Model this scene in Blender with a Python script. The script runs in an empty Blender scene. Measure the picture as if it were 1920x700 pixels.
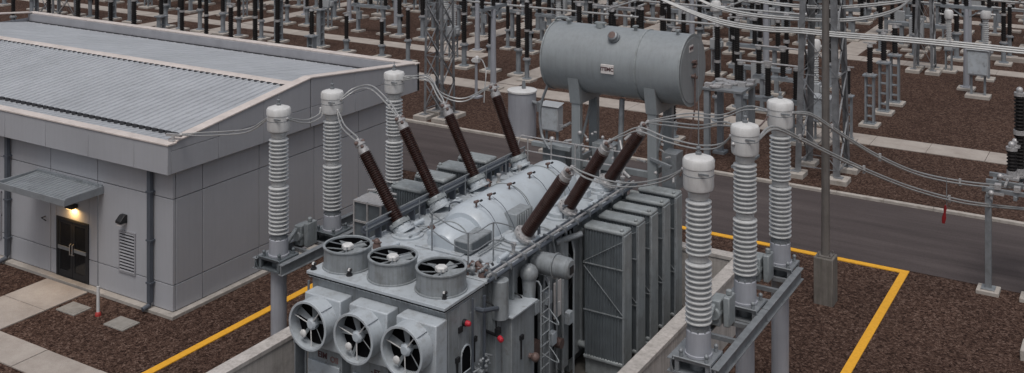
import bpy, bmesh, math, random
from mathutils import Vector, Matrix
random.seed(11)
scene = bpy.context.scene
COL = scene.collection
R = math.radians
# ------------------------------------------------------------------ site frame
# x runs along the control building's entrance wall, y runs along the power transformer, metres
FL, CH = 2000.0, 15.5
HEAD = math.atan2(0.5175, 0.8557)
c_, s_ = math.cos(HEAD), math.sin(HEAD)
def W(px, py, Z):
    X = (px - 960) * Z / FL
    return Vector((c_*X - s_*Z, s_*X + c_*Z, CH - (py + 300) * Z / FL))
def G(px, py, h=0.0):
    return W(px, py, FL * (CH - h) / (py + 300))
def PV(px, py, v):
    t = (px - 960) / FL
    return W(px, py, v / (s_*t + c_))
def PU(px, py, u):
    t = (px - 960) / FL
    return W(px, py, u / (c_*t - s_))
def proj(p):
    Z = -s_*p[0] + c_*p[1]; X = c_*p[0] + s_*p[1]
    return 960 + FL*X/Z, -300 + FL*(CH - p[2])/Z
# ------------------------------------------------------------------ materials
def new_mat(name):
    m = bpy.data.materials.new(name); m.use_nodes = True
    nt = m.node_tree; b = nt.nodes['Principled BSDF']
    return m, nt, b
def N(nt, t, **kw):
    n = nt.nodes.new(t)
    for k, v in kw.items():
        if k in n.inputs: n.inputs[k].default_value = v
        else: setattr(n, k, v)
    return n
def ramp(nt, src, stops):
    r = nt.nodes.new('ShaderNodeValToRGB')
    cr = r.color_ramp
    while len(cr.elements) < len(stops): cr.elements.new(0.5)
    for e, (p, c) in zip(cr.elements, stops):
        e.position = p; e.color = c if len(c) == 4 else (*c, 1)
    nt.links.new(src, r.inputs[0]); return r
def paint(name, col, rough=0.5, metal=0.0, var=0.12, scale=1.3, bump=0.0, bscale=40, streak=0.0, dirt=None, dirt_amt=0.0, island=0.0, spec=0.5, coat=0.0, rust=0.0):
    m, nt, b = new_mat(name); L = nt.links
    geo = N(nt, 'ShaderNodeNewGeometry'); pos = geo.outputs['Position']
    n1 = N(nt, 'ShaderNodeTexNoise', Scale=scale, Detail=6.0, Roughness=0.65); L.new(pos, n1.inputs['Vector'])
    lo = [max(0, x*(1-var)) for x in col]; hi = [min(1, x*(1+var)) for x in col]
    cr = ramp(nt, n1.outputs['Fac'], [(0.3, lo), (0.7, hi)])
    out = cr.outputs['Color']
    if streak:
        mp = N(nt, 'ShaderNodeMapping'); mp.inputs['Scale'].default_value = (5.0, 5.0, 0.35); L.new(pos, mp.inputs['Vector'])
        n2 = N(nt, 'ShaderNodeTexNoise', Scale=1.6, Detail=5.0, Roughness=0.7); L.new(mp.outputs[0], n2.inputs['Vector'])
        r2 = ramp(nt, n2.outputs['Fac'], [(0.42, (1,)*3), (0.72, (1-streak, 1-streak*1.03, 1-streak*1.1))])
        mx = N(nt, 'ShaderNodeMix', data_type='RGBA', blend_type='MULTIPLY'); mx.inputs[0].default_value = 1
        L.new(out, mx.inputs[6]); L.new(r2.outputs[0], mx.inputs[7]); out = mx.outputs[2]
    if dirt:
        n3 = N(nt, 'ShaderNodeTexNoise', Scale=3.1, Detail=8.0, Roughness=0.75); L.new(pos, n3.inputs['Vector'])
        r3 = ramp(nt, n3.outputs['Fac'], [(0.5, (0,)*3), (0.75, (dirt_amt,)*3)])
        mx = N(nt, 'ShaderNodeMix', data_type='RGBA'); L.new(r3.outputs[0], mx.inputs[0])
        L.new(out, mx.inputs[6]); mx.inputs[7].default_value = (*dirt, 1); out = mx.outputs[2]
    if rust:
        n5 = N(nt, 'ShaderNodeTexNoise', Scale=4.2, Detail=12.0, Roughness=0.78); L.new(pos, n5.inputs['Vector'])
        r5 = ramp(nt, n5.outputs['Fac'], [(0.60, (0,)*3), (0.68, (rust,)*3)])
        mx = N(nt, 'ShaderNodeMix', data_type='RGBA'); L.new(r5.outputs[0], mx.inputs[0])
        L.new(out, mx.inputs[6]); mx.inputs[7].default_value = (.10, .062, .042, 1); out = mx.outputs[2]
    if island:
        mr = N(nt, 'ShaderNodeMapRange'); mr.inputs['To Min'].default_value = 1-island; mr.inputs['To Max'].default_value = 1+island
        L.new(geo.outputs['Random Per Island'], mr.inputs['Value'])
        mx = N(nt, 'ShaderNodeMix', data_type='RGBA', blend_type='MULTIPLY'); mx.inputs[0].default_value = 1
        L.new(out, mx.inputs[6]); L.new(mr.outputs[0], mx.inputs[7]); out = mx.outputs[2]
    L.new(out, b.inputs['Base Color'])
    mr = N(nt, 'ShaderNodeMapRange'); mr.inputs['To Min'].default_value = max(0.05, rough-0.12); mr.inputs['To Max'].default_value = min(1, rough+0.14)
    L.new(n1.outputs['Fac'], mr.inputs['Value']); L.new(mr.outputs[0], b.inputs['Roughness'])
    b.inputs['Metallic'].default_value = metal; b.inputs['Specular IOR Level'].default_value = spec
    if coat: b.inputs['Coat Weight'].default_value = coat; b.inputs['Coat Roughness'].default_value = 0.15
    if bump:
        n4 = N(nt, 'ShaderNodeTexNoise', Scale=bscale, Detail=4.0); L.new(pos, n4.inputs['Vector'])
        bp = N(nt, 'ShaderNodeBump', Strength=bump, Distance=0.02); L.new(n4.outputs['Fac'], bp.inputs['Height']); L.new(bp.outputs[0], b.inputs['Normal'])
    return m
M = {}
M['wall'] = paint('wall_panel_paint', (.375,.38,.405), .55, var=.05, scale=.5, streak=.055, island=.035, bump=.03, bscale=60)
M['wall_gap'] = paint('panel_gap', (.06,.058,.062), .8)
M['plinth'] = paint('plinth_concrete', (.36,.33,.30), .9, var=.15, scale=2.5, bump=.2, bscale=25, dirt=(.14,.11,.09), dirt_amt=.5)
M['trim'] = paint('roof_edge_trim', (.60,.535,.50), .6, var=.1, scale=1.1, dirt=(.2,.17,.15), dirt_amt=.35)
M['roof'] = paint('roof_sheet_steel', (.39,.405,.43), .55, metal=0.0, var=.1, scale=.6, dirt=(.25,.25,.25), dirt_amt=.4, bump=.02)
M['closure'] = paint('roof_closure_foam', (.035,.035,.04), .8)
M['pipe_dark'] = paint('downpipe_paint', (.075,.086,.105), .45, var=.1)
M['canopy'] = paint('canopy_steel', (.27,.29,.31), .42, metal=.2, var=.14, scale=1.5, dirt=(.13,.13,.13), dirt_amt=.5)
M['door'] = paint('door_frame_paint', (.02,.021,.024), .55, spec=.3)
M['louvre'] = paint('louvre_paint', (.30,.30,.32), .5)
M['black'] = paint('black_fitting', (.014,.014,.016), .5, var=.2)
M['void'] = paint('recess_shade_black', (.006,.006,.007), .95, spec=.05)  # near-black colour painting the shade inside openings, drums and gaps
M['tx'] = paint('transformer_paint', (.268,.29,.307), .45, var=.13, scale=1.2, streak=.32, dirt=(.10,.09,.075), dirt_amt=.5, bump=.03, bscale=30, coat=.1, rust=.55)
M['tx_top'] = paint('transformer_paint_lit', (.43,.465,.495), .38, var=.12, scale=1.4, dirt=(.17,.155,.135), dirt_amt=.65, bump=.03, bscale=20, coat=.12, rust=.5)  # lighter copy of transformer paint, light on upper faces put into the colour
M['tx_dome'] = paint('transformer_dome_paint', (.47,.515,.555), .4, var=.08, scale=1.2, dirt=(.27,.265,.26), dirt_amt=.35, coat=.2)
M['rad'] = paint('radiator_paint', (.285,.31,.32), .45, var=.13, scale=2.0, streak=.28, dirt=(.12,.115,.105), dirt_amt=.55, rust=.45)
M['rad_core'] = paint('radiator_paint_shaded', (.115,.132,.145), .5, var=.15, scale=2.0, streak=.25)  # darkened radiator paint, shade between the fins put into the colour
M['cons'] = paint('conservator_paint', (.262,.283,.295), .36, var=.05, scale=.7, streak=.14, dirt=(.17,.175,.175), dirt_amt=.25, coat=.2, rust=.08)
M['galv'] = paint('galvanised_steel', (.23,.245,.26), .48, metal=.25, var=.2, scale=4, dirt=(.13,.125,.12), dirt_amt=.5)
M['galv_far'] = paint('weathered_galvanised_steel', (.235,.255,.275), .55, metal=.2, var=.22, scale=2.0)
M['lattice'] = paint('tower_steel', (.20,.205,.215), .55, metal=.3, var=.3, scale=2.2, dirt=(.33,.33,.34), dirt_amt=.6)
M['pole'] = paint('pole_weathered_steel', (.17,.155,.145), .6, metal=.2, var=.18, scale=1.5, streak=.3)
M['porc'] = paint('grey_porcelain', (.52,.525,.525), .28, var=.07, scale=5, streak=.14, coat=.25)
M['cap'] = paint('white_cast_cap', (.64,.635,.63), .42, var=.07, scale=2.5, streak=.16, dirt=(.33,.28,.24), dirt_amt=.35)
M['brown'] = paint('brown_porcelain', (.034,.0135,.0105), .3, var=.3, scale=6, dirt=(.075,.038,.03), dirt_amt=.4, coat=.25)
M['blackporc'] = paint('black_porcelain', (.010,.008,.008), .6, var=.3, scale=6, spec=.25)
M['alu'] = paint('aluminium_conductor', (.43,.43,.425), .42, metal=.45, var=.15, scale=5)
M['bronze'] = paint('rusty_valve_body', (.13,.085,.075), .55, var=.3, scale=12)
M['clamp'] = paint('cast_clamp_metal', (.42,.41,.41), .4, metal=.3, var=.25, scale=14)
M['concrete'] = paint('footing_concrete', (.40,.365,.33), .9, var=.16, scale=3, bump=.2, bscale=22, dirt=(.18,.14,.11), dirt_amt=.6)
M['bund'] = paint('bund_wall_concrete', (.50,.465,.44), .88, var=.13, scale=1.4, bump=.12, bscale=18, streak=.3, dirt=(.16,.145,.13), dirt_amt=.5)
M['bundfloor'] = paint('bund_floor_concrete', (.085,.078,.07), .9, var=.3, scale=1.5, bump=.2, bscale=14)
M['cover'] = paint('access_cover_concrete', (.26,.245,.225), .9, var=.15, scale=4, dirt=(.14,.12,.10), dirt_amt=.5)
M['pier'] = paint('pier_concrete', (.17,.155,.14), .9, var=.15, scale=3, bump=.25, bscale=20, streak=.35)
M['tankgrey'] = paint('pale_tank_paint', (.34,.35,.385), .5, var=.06, streak=.15)
M['red'] = paint('red_plastic', (.36,.035,.03), .5)
M['tag'] = paint('red_tag', (.24,.012,.015), .5)
M['plate'] = paint('white_plate', (.62,.58,.56), .45, var=.1, scale=8)
M['ink'] = paint('dark_lettering', (.075,.03,.032), .6)
M['ink2'] = paint('faded_red_lettering', (.19,.11,.105), .6)
M['cab'] = paint('cabinet_paint', (.36,.375,.39), .5, var=.08, streak=.15)
def glass_mat():
    m, nt, b = new_mat('dark_door_glass'); b.inputs['Base Color'].default_value = (.012,.014,.016,1)
    b.inputs['Roughness'].default_value = .1; b.inputs['Specular IOR Level'].default_value = .3
    return m
M['glass'] = glass_mat()
def emit_mat(name, col, st):
    m, nt, b = new_mat(name); b.inputs['Base Color'].default_value = (*col, 1)
    b.inputs['Emission Color'].default_value = (*col, 1); b.inputs['Emission Strength'].default_value = st
    return m
M['warm'] = emit_mat('warm_lamp_lens', (1.0,.62,.22), 3.0)
M['redlamp'] = emit_mat('red_lamp_lens', (.42,.02,.035), .05)
def gravel_mat():
    m, nt, b = new_mat('brown_gravel'); L = nt.links
    pos = N(nt, 'ShaderNodeNewGeometry').outputs['Position']
    vo = N(nt, 'ShaderNodeTexVoronoi', Scale=24.0); L.new(pos, vo.inputs['Vector'])
    vo2 = N(nt, 'ShaderNodeTexVoronoi', Scale=12.0); L.new(pos, vo2.inputs['Vector'])
    sp = N(nt, 'ShaderNodeSeparateColor'); L.new(vo.outputs['Color'], sp.inputs[0])
    sp2 = N(nt, 'ShaderNodeSeparateColor'); L.new(vo2.outputs['Color'], sp2.inputs[0])
    ad = N(nt, 'ShaderNodeMath', operation='ADD'); L.new(sp.outputs[0], ad.inputs[0]); L.new(sp2.outputs[1], ad.inputs[1])
    hf = N(nt, 'ShaderNodeMath', operation='MULTIPLY'); hf.inputs[1].default_value = .5; L.new(ad.outputs[0], hf.inputs[0])
    cr = ramp(nt, hf.outputs[0], [(0.15, (.023,.0125,.0098)), (.45, (.068,.0405,.031)), (.70, (.107,.065,.050)), (.92, (.185,.128,.104))])
    n = N(nt, 'ShaderNodeTexNoise', Scale=.22, Detail=7.0, Roughness=.62); L.new(pos, n.inputs['Vector'])
    r2 = ramp(nt, n.outputs['Fac'], [(.3, (.84,.82,.82)), (.5, (1,1,1)), (.72, (1.13,1.11,1.09))])
    mx = N(nt, 'ShaderNodeMix', data_type='RGBA', blend_type='MULTIPLY'); mx.inputs[0].default_value = 1
    L.new(cr.outputs[0], mx.inputs[6]); L.new(r2.outputs[0], mx.inputs[7]); L.new(mx.outputs[2], b.inputs['Base Color'])
    b.inputs['Roughness'].default_value = .95; b.inputs['Specular IOR Level'].default_value = .1
    mul = N(nt, 'ShaderNodeMath', operation='SUBTRACT'); mul.inputs[0].default_value = 1; L.new(vo.outputs['Distance'], mul.inputs[1])
    bp = N(nt, 'ShaderNodeBump', Strength=.8, Distance=.05); L.new(mul.outputs[0], bp.inputs['Height']); L.new(bp.outputs[0], b.inputs['Normal'])
    return m
M['gravel'] = gravel_mat()
def asphalt_mat():
    m, nt, b = new_mat('road_asphalt'); L = nt.links
    pos = N(nt, 'ShaderNodeNewGeometry').outputs['Position']
    mp = N(nt, 'ShaderNodeMapping'); mp.inputs['Scale'].default_value = (.07, .9, 1); L.new(pos, mp.inputs['Vector'])
    n = N(nt, 'ShaderNodeTexNoise', Scale=1.3, Detail=8.0, Roughness=.7); L.new(mp.outputs[0], n.inputs['Vector'])
    n2 = N(nt, 'ShaderNodeTexNoise', Scale=30.0, Detail=3.0); L.new(pos, n2.inputs['Vector'])
    cr = ramp(nt, n.outputs['Fac'], [(.3, (.053,.043,.042)), (.5, (.074,.060,.059)), (.72, (.104,.086,.083))])
    r2 = ramp(nt, n2.outputs['Fac'], [(.3, (.82,)*3), (.7, (1.18,)*3)])
    mx = N(nt, 'ShaderNodeMix', data_type='RGBA', blend_type='MULTIPLY'); mx.inputs[0].default_value = 1
    L.new(cr.outputs[0], mx.inputs[6]); L.new(r2.outputs[0], mx.inputs[7]); L.new(mx.outputs[2], b.inputs['Base Color'])
    b.inputs['Roughness'].default_value = .9; b.inputs['Specular IOR Level'].default_value = .25
    bp = N(nt, 'ShaderNodeBump', Strength=.3, Distance=.01); L.new(n2.outputs['Fac'], bp.inputs['Height']); L.new(bp.outputs[0], b.inputs['Normal'])
    return m
M['asphalt'] = asphalt_mat()
def path_mat():
    m, nt, b = new_mat('path_concrete'); L = nt.links
    pos = N(nt, 'ShaderNodeNewGeometry').outputs['Position']
    n = N(nt, 'ShaderNodeTexNoise', Scale=.9, Detail=9.0, Roughness=.7); L.new(pos, n.inputs['Vector'])
    cr = ramp(nt, n.outputs['Fac'], [(.28, (.29,.25,.22)), (.5, (.375,.33,.295)), (.75, (.45,.405,.365))])
    n2 = N(nt, 'ShaderNodeTexNoise', Scale=45.0, Detail=3.0); L.new(pos, n2.inputs['Vector'])
    r2 = ramp(nt, n2.outputs['Fac'], [(.3, (.88,)*3), (.7, (1.1,)*3)])
    mx = N(nt, 'ShaderNodeMix', data_type='RGBA', blend_type='MULTIPLY'); mx.inputs[0].default_value = 1
    L.new(cr.outputs[0], mx.inputs[6]); L.new(r2.outputs[0], mx.inputs[7]); L.new(mx.outputs[2], b.inputs['Base Color'])
    b.inputs['Roughness'].default_value = .9
    return m
M['path'] = path_mat()
def yellow_mat():
    m, nt, b = new_mat('yellow_line_paint'); L = nt.links
    pos = N(nt, 'ShaderNodeNewGeometry').outputs['Position']
    n = N(nt, 'ShaderNodeTexNoise', Scale=9.0, Detail=9.0, Roughness=.8); L.new(pos, n.inputs['Vector'])
    cr = ramp(nt, n.outputs['Fac'], [(.27, (.16,.085,.03)), (.36, (.68,.33,.022)), (.55, (.80,.40,.026)), (.8, (.84,.46,.06))])
    L.new(cr.outputs[0], b.inputs['Base Color']); b.inputs['Roughness'].default_value = .7
    return m
M['yellow'] = yellow_mat()
# ------------------------------------------------------------------ mesh helpers
class MB:
    def __init__(self, org=(0,0,0)):
        self.bm = bmesh.new(); self.o = Vector(org)
    def _v(self, p): return self.bm.verts.new(Vector(p) - self.o)
    def _f(self, vs):
        try: return self.bm.faces.new(vs)
        except ValueError: return None
    def box(self, x0, x1, y0, y1, z0, z1):
        v = [self._v((x, y, z)) for z in (z0, z1) for y in (y0, y1) for x in (x0, x1)]
        for f in ((0,2,3,1), (4,5,7,6), (0,1,5,4), (2,6,7,3), (0,4,6,2), (1,3,7,5)): self._f([v[i] for i in f])
        return self
    def cbox(self, c, sx, sy, sz, rot=None):
        c = Vector(c); vs = []
        for z in (-.5, .5):
            for y in (-.5, .5):
                for x in (-.5, .5):
                    d = Vector((x*sx, y*sy, z*sz))
                    if rot is not None: d = rot @ d
                    vs.append(self._v(c + d))
        for f in ((0,2,3,1), (4,5,7,6), (0,1,5,4), (2,6,7,3), (0,4,6,2), (1,3,7,5)): self._f([vs[i] for i in f])
        return self
    def bar(self, p0, p1, w, h, up=(0,0,1)):
        p0, p1 = Vector(p0), Vector(p1); d = (p1-p0)
        if d.length < 1e-6: return self
        z = d.normalized(); u = Vector(up)
        if abs(z.dot(u)) > .98: u = Vector((0,1,0))
        x = u.cross(z).normalized(); y = z.cross(x)
        vs = []
        for q in (p0, p1):
            for a, b in ((-1,-1), (1,-1), (1,1), (-1,1)): vs.append(self._v(q + x*a*w/2 + y*b*h/2))
        for f in ((3,2,1,0), (4,5,6,7), (0,1,5,4), (1,2,6,5), (2,3,7,6), (3,0,4,7)): self._f([vs[i] for i in f])
        return self
    def lathe(self, prof, p0=(0,0,0), axis=(0,0,1), seg=20, cap=True):
        p0 = Vector(p0); z = Vector(axis).normalized()
        u = Vector((0,0,1)) if abs(z.z) < .9 else Vector((1,0,0))
        x = u.cross(z).normalized(); y = z.cross(x)
        rings = []
        for r, t in prof:
            rings.append([self._v(p0 + z*t + (x*math.cos(2*math.pi*i/seg) + y*math.sin(2*math.pi*i/seg))*r) for i in range(seg)])
        for a, b in zip(rings, rings[1:]):
            for i in range(seg):
                j = (i+1) % seg; self._f((a[i], a[j], b[j], b[i]))
        if cap:
            if prof[0][0] > 1e-4: self._f(rings[0][::-1])
            if prof[-1][0] > 1e-4: self._f(rings[-1])
        return self
    def cyl(self, p0, p1, r0, r1=None, seg=16, cap=True):
        d = Vector(p1) - Vector(p0)
        return self.lathe([(r0, 0), (r0 if r1 is None else r1, d.length)], p0, d, seg, cap)
    def ring(self, c, axis, ro, ri, h, seg=32):
        return self.lathe([(ri,0), (ro,0), (ro,h), (ri,h), (ri,0)], c, axis, seg, False)
    def tube(self, pts, r, seg=6):
        pts = [Vector(p) for p in pts]; rings = []
        for i, p in enumerate(pts):
            d = (pts[min(i+1, len(pts)-1)] - pts[max(i-1, 0)]).normalized()
            u = Vector((0,0,1)) if abs(d.z) < .92 else Vector((1,0,0))
            x = u.cross(d).normalized(); y = d.cross(x)
            rings.append([self._v(p + (x*math.cos(2*math.pi*k/seg) + y*math.sin(2*math.pi*k/seg))*r) for k in range(seg)])
        for a, b in zip(rings, rings[1:]):
            for i in range(seg):
                j = (i+1) % seg; self._f((a[i], a[j], b[j], b[i]))
        self._f(rings[0][::-1]); self._f(rings[-1]); return self
    def prism(self, poly, vec):
        a = [self._v(p) for p in poly]; b = [self._v(Vector(p)+Vector(vec)) for p in poly]
        self._f(a[::-1]); self._f(b); n = len(a)
        for i in range(n):
            j = (i+1) % n; self._f((a[i], a[j], b[j], b[i]))
        return self
    def ball(self, c, r, seg=12, sz=1.0):
        return self.lathe([(r*math.sin(math.pi*k/8) if 0 < k < 8 else 0.0001, -r*sz*math.cos(math.pi*k/8)) for k in range(9)], c, (0,0,1), seg, False)
    def sheet(self, x0, x1, y0, y1, z):
        self._f([self._v(p) for p in ((x0,y0,z), (x1,y0,z), (x1,y1,z), (x0,y1,z))]); return self
    def pieces(self):
        bm = self.bm; bm.verts.index_update(); n = len(bm.verts); par = list(range(n))
        def find(i):
            while par[i] != i: par[i] = par[par[i]]; i = par[i]
            return i
        for e in bm.edges: par[find(e.verts[0].index)] = find(e.verts[1].index)
        isl = {}
        for v in bm.verts: isl.setdefault(find(v.index), []).append(v)
        keys = list(isl); K = len(keys)
        if K < 2 or K > 300: return None
        bb = []
        for k in keys:
            c = [v.co for v in isl[k]]
            bb.append(([min(q[i] for q in c) for i in range(3)], [max(q[i] for q in c) for i in range(3)]))
        size = [max(h[i]-l[i] for i in range(3)) for l, h in bb]; pp = list(range(K))
        def f2(i):
            while pp[i] != i: pp[i] = pp[pp[i]]; i = pp[i]
            return i
        for i in range(K):
            for j in range(i+1, K):
                g = sum(max(0, bb[i][0][k]-bb[j][1][k], bb[j][0][k]-bb[i][1][k])**2 for k in range(3))**.5
                if g <= max(.02, .5*max(size[i], size[j])): pp[f2(i)] = f2(j)
        grp = {}
        for i in range(K): grp.setdefault(f2(i), []).extend(isl[keys[i]])
        return list(grp.values()) if len(grp) > 1 else None
    def build(self, name, mat, parent=None, bevel=0.0, angle=35):
        if parent is not None:
            ps = self.pieces()
            if ps:
                out = None; org = Vector(parent.location) if parent.parent is None else Vector(parent.parent.location)
                for vs in ps:
                    q = MB(); idx = {}
                    for v in vs: idx[v] = q.bm.verts.new(v.co)
                    seenf = set()
                    for v in vs:
                        for f in v.link_faces:
                            if f not in seenf: seenf.add(f); q.bm.faces.new([idx[w] for w in f.verts])
                    o = q._finish(name, mat, parent, bevel, angle); out = out or o
                self.bm.free(); return out
        return self._finish(name, mat, parent, bevel, angle)
    def _finish(self, name, mat, parent=None, bevel=0.0, angle=35):
        bm = self.bm
        bmesh.ops.recalc_face_normals(bm, faces=bm.faces[:])
        me = bpy.data.meshes.new(name); bm.to_mesh(me); bm.free()
        me.shade_smooth(); me.set_sharp_from_angle(angle=R(angle))
        me.materials.append(M[mat])
        o = bpy.data.objects.new(name, me); COL.objects.link(o)
        if parent is not None: o.parent = parent
        if bevel:
            b = o.modifiers.new('edge', 'BEVEL'); b.width = bevel; b.segments = 2; b.limit_method = 'ANGLE'; b.angle_limit = R(40)
        return o
def tag(o, label=None, cat=None, group=None, kind=None):
    if label: o['label'] = label
    if cat: o['category'] = cat
    if group: o['group'] = group
    if kind: o['kind'] = kind
    return o
def thing(name, label, cat, loc=(0,0,0), group=None):
    o = bpy.data.objects.new(name, None); o.empty_display_size = .3; COL.objects.link(o)
    o.location = loc; return tag(o, label, cat, group)
def copy_tree(root, loc, label=None, rz=0.0, sc=1.0):
    kids = {}
    r = root.copy(); COL.objects.link(r); r.location = loc; r.rotation_euler = (0,0,rz); r.scale = (sc,)*3
    if label: r['label'] = label
    for ch in root.children:
        c = ch.copy(); COL.objects.link(c); c.parent = r
        for g in ch.children:
            d = g.copy(); COL.objects.link(d); d.parent = c
    return r
def spline(pts, n=10):
    pts = [Vector(p) for p in pts]; out = []
    for i in range(len(pts)-1):
        p0, p1, p2, p3 = pts[max(i-1,0)], pts[i], pts[i+1], pts[min(i+2, len(pts)-1)]
        for k in range(n):
            t = k/n
            out.append(.5*((2*p1) + (p2-p0)*t + (2*p0-5*p1+4*p2-p3)*t*t + (-p0+3*p1-3*p2+p3)*t**3))
    out.append(pts[-1]); return out
def sheds(r_core, r_shed, z0, z1, pitch, drop=.35):
    n = max(2, int(round((z1-z0)/pitch))); p = (z1-z0)/n; out = [(r_core, z0)]
    for i in range(n):
        z = z0 + i*p
        out += [(r_core, z+p*.36), (r_shed, z+p*.36), (r_shed, z+p*.56), (r_core*1.08, z+p*.86)]
    out.append((r_core, z1)); return out
def structure(o): o['kind'] = 'structure'; return o
ORDW = ['first','second','third','fourth','fifth','sixth','seventh','eighth','ninth','tenth','eleventh','twelfth','thirteenth','fourteenth','fifteenth','sixteenth',
        'seventeenth','eighteenth','nineteenth','twentieth','twenty-first','twenty-second','twenty-third','twenty-fourth','twenty-fifth','twenty-sixth','twenty-seventh','twenty-eighth','twenty-ninth','thirtieth','thirty-first','thirty-second','thirty-third','thirty-fourth','thirty-fifth','thirty-sixth','thirty-seventh','thirty-eighth','thirty-ninth','fortieth']
# ------------------------------------------------------------------ setting
structure(MB().sheet(-700, 700, -150, 900, 0).build('ground', 'gravel'))
m = MB(); m.box(-260, 120, 40.2, 47.15, -.2, .012); structure(m.build('road', 'asphalt'))
m = MB()
x = -260
while x < 120:
    m.box(x+.006, x+1.994, 47.15, 47.38, -.1, .13); x += 2
structure(m.build('kerb', 'concrete', bevel=.015))
# concrete paths, slab by slab
def slabs(m, x0, x1, y0, y1, along, step, z=.035):
    a0, a1 = (x0, x1) if along == 'x' else (y0, y1)
    a = a0
    while a < a1 - 1e-3:
        b = min(a+step, a1)
        if along == 'x': m.box(a+.012, b-.012, y0, y1, -.1, z+random.uniform(-.006,.006))
        else: m.box(x0, x1, a+.012, b-.012, -.1, z+random.uniform(-.006,.006))
        a = b
m = MB()
slabs(m, -33.5, -31.3, 20.42, 23.72, 'y', 1.65)
slabs(m, -60, -22.5, 19.2, 20.4, 'x', 2.4)
slabs(m, -80, 60, 55.7, 57.55, 'x', 2.7)
slabs(m, -41, 70, 76.6, 78.2, 'x', 2.9)
slabs(m, -120, -41, 63.6, 65.2, 'x', 2.9)
slabs(m, -150, 90, 96.5, 98.3, 'x', 3.5)
slabs(m, -36, -34.4, 57.7, 96, 'y', 2.8)
slabs(m, -46, -44.5, 65.3, 96, 'y', 2.8)
slabs(m, -66.2, -64.6, 47.6, 63.5, 'y', 2.8); slabs(m, -66.2, -64.6, 65.3, 96, 'y', 2.8)
slabs(m, -73, -71.4, 47.6, 63.5, 'y', 2.8); slabs(m, -73, -71.4, 65.3, 96, 'y', 2.8)
slabs(m, -20, -18.4, 78.3, 96.4, 'y', 2.8); slabs(m, 3, 4.6, 78.3, 96.4, 'y', 2.8)
slabs(m, -160, 60, 118, 120, 'x', 3.5); slabs(m, -57, -55, 98.4, 117.9, 'y', 2.8); slabs(m, -90, -88.4, 98.4, 117.9, 'y', 2.8)
rq = random.Random(31)
for k in range(85):
    xx, yy = rq.uniform(-118, 20), rq.choice((62.3, 69, 72.8, 78.9, 82, 86, 90, 94.5, 102.5, 107, 112))
    if yy < 79 and xx > -19: continue
    a, b = rq.uniform(.3, 1.2), rq.uniform(.25, .45)
    m.box(xx-a, xx+a, yy-b, yy+b, -.1, rq.uniform(.08, .3))
structure(m.build('path', 'path'))
# yellow boundary line, painted sheet a few millimetres over the gravel bed
m = MB()
m.box(-25.22, -24.95, 2, 39.84, -.05, .03); m.box(-25.22, -7.6, 39.85, 40.12, -.05, .03); m.box(-7.87, -7.6, 2, 39.84, -.05, .03)
structure(m.build('boundary_marking', 'yellow'))
# ------------------------------------------------------------------ control building
BX0, BX1, BY0, BY1 = -53.5, -27.4, 24.0, 36.1
EX, EY0, EY1 = -27.2, 23.6, 37.25           # outer faces of the roof fascia
def ua(px, v): return PV(px, 0, v).x
def va(px, u): return PU(px, 0, u).y
B = thing('control_building', 'pale grey panelled control building with low ribbed metal roof and lit double door', 'building', (BX1, BY0, 0))
o_ = B.location
m = MB(o_); g = .016
m.box(BX0, BX1-.06, BY0+.06, BY1, .02, 4.9); m.build('wall_backing', 'wall_gap', B)
m = MB(o_)
xs = [BX1, ua(280, BY0), ua(183, BY0), ua(95, BY0)]
while xs[-1] > BX0+2.6: xs.append(xs[-1]-2.5)
xs.append(BX0)
zs = [.12, .98, 3.78, 4.74]
DX0, DX1, DZ1 = -33.38, -31.62, 2.2
for a, b in zip(xs[1:], xs):
    for z0, z1 in zip(zs, zs[1:]):
        segs = [(a, b)]
        if z0 < DZ1 and a < DX1 and b > DX0:
            segs = [(a, min(b, DX0)), (max(a, DX1), b)]
        for p, q in segs:
            if q-p > .05: m.box(p+g, q-g, BY0, BY0+.1, z0+g, z1-g)
        if z0 < DZ1 < z1 and a < DX1 and b > DX0: m.box(max(a, DX0)+g*0, min(b, DX1), BY0+.002, BY0+.1, DZ1, z1-g)
ys = [BY0+.11, va(380, BX1), va(486, BX1), va(589, BX1), va(672, BX1), BY1]
for a, b in zip(ys, ys[1:]):
    for z0, z1 in zip(zs, zs[1:]): m.box(BX1-.1, BX1, a+g, b-g, z0+g, z1-g)
m.build('wall', 'wall', B, bevel=.006)
m = MB(o_)
m.box(BX0, -27.17, 23.76, 24.3, -.1, .11); m.box(-27.68, -27.171, 24.302, BY1+.2, -.1, .11)
m.build('plinth', 'plinth', B, bevel=.015)
# fascia
FB, FT = 4.71, 5.68
RV, RT = 30.4, 6.56
def gab(v): return FT + (RT-FT)*(v-EY0)/(RV-EY0) if v < RV else RT + (5.88-RT)*(v-RV)/(EY1-RV)
m = MB(o_)
fx = [EX, ua(251, EY0), ua(165, EY0), ua(85, EY0), ua(9, EY0)]
while fx[-1] > BX0+2.3: fx.append(fx[-1]-2.2)
fx.append(BX0-.3)
for a, b in zip(fx[1:], fx): m.box(a+.008, b-(.008 if b < EX else 0), EY0, EY0+.14, FB, FT-.03)
gy = [EY0+.142, va(410, EX), va(495, EX), va(582, EX), RV, va(666, EX), va(715, EX), EY1]
gy = sorted(gy)
for a, b in zip(gy, gy[1:]):
    if b-a < .25: continue
    a += .008; b -= .008
    zm = 5.45
    m.box(EX-.14, EX, a, b, FB, zm-.008)
    pts = [(EX, a, zm+.008), (EX, b, zm+.008), (EX, b, gab(b)-.03)]
    if a < RV < b: pts.append((EX, RV, RT-.03))
    if gab(a)-.03 > zm+.02: pts.append((EX, a, gab(a)-.03))
    m.prism(pts, (-.14, 0, 0))
m.box(BX0-.3, EX, EY1-.14, EY1, FB, 5.86)
m.box(BX0-.3, BX0-.16, EY0+.15, EY1-.15, FB, 5.6)
m.build('fascia', 'wall', B, bevel=.008)
m = MB(o_)
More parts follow.
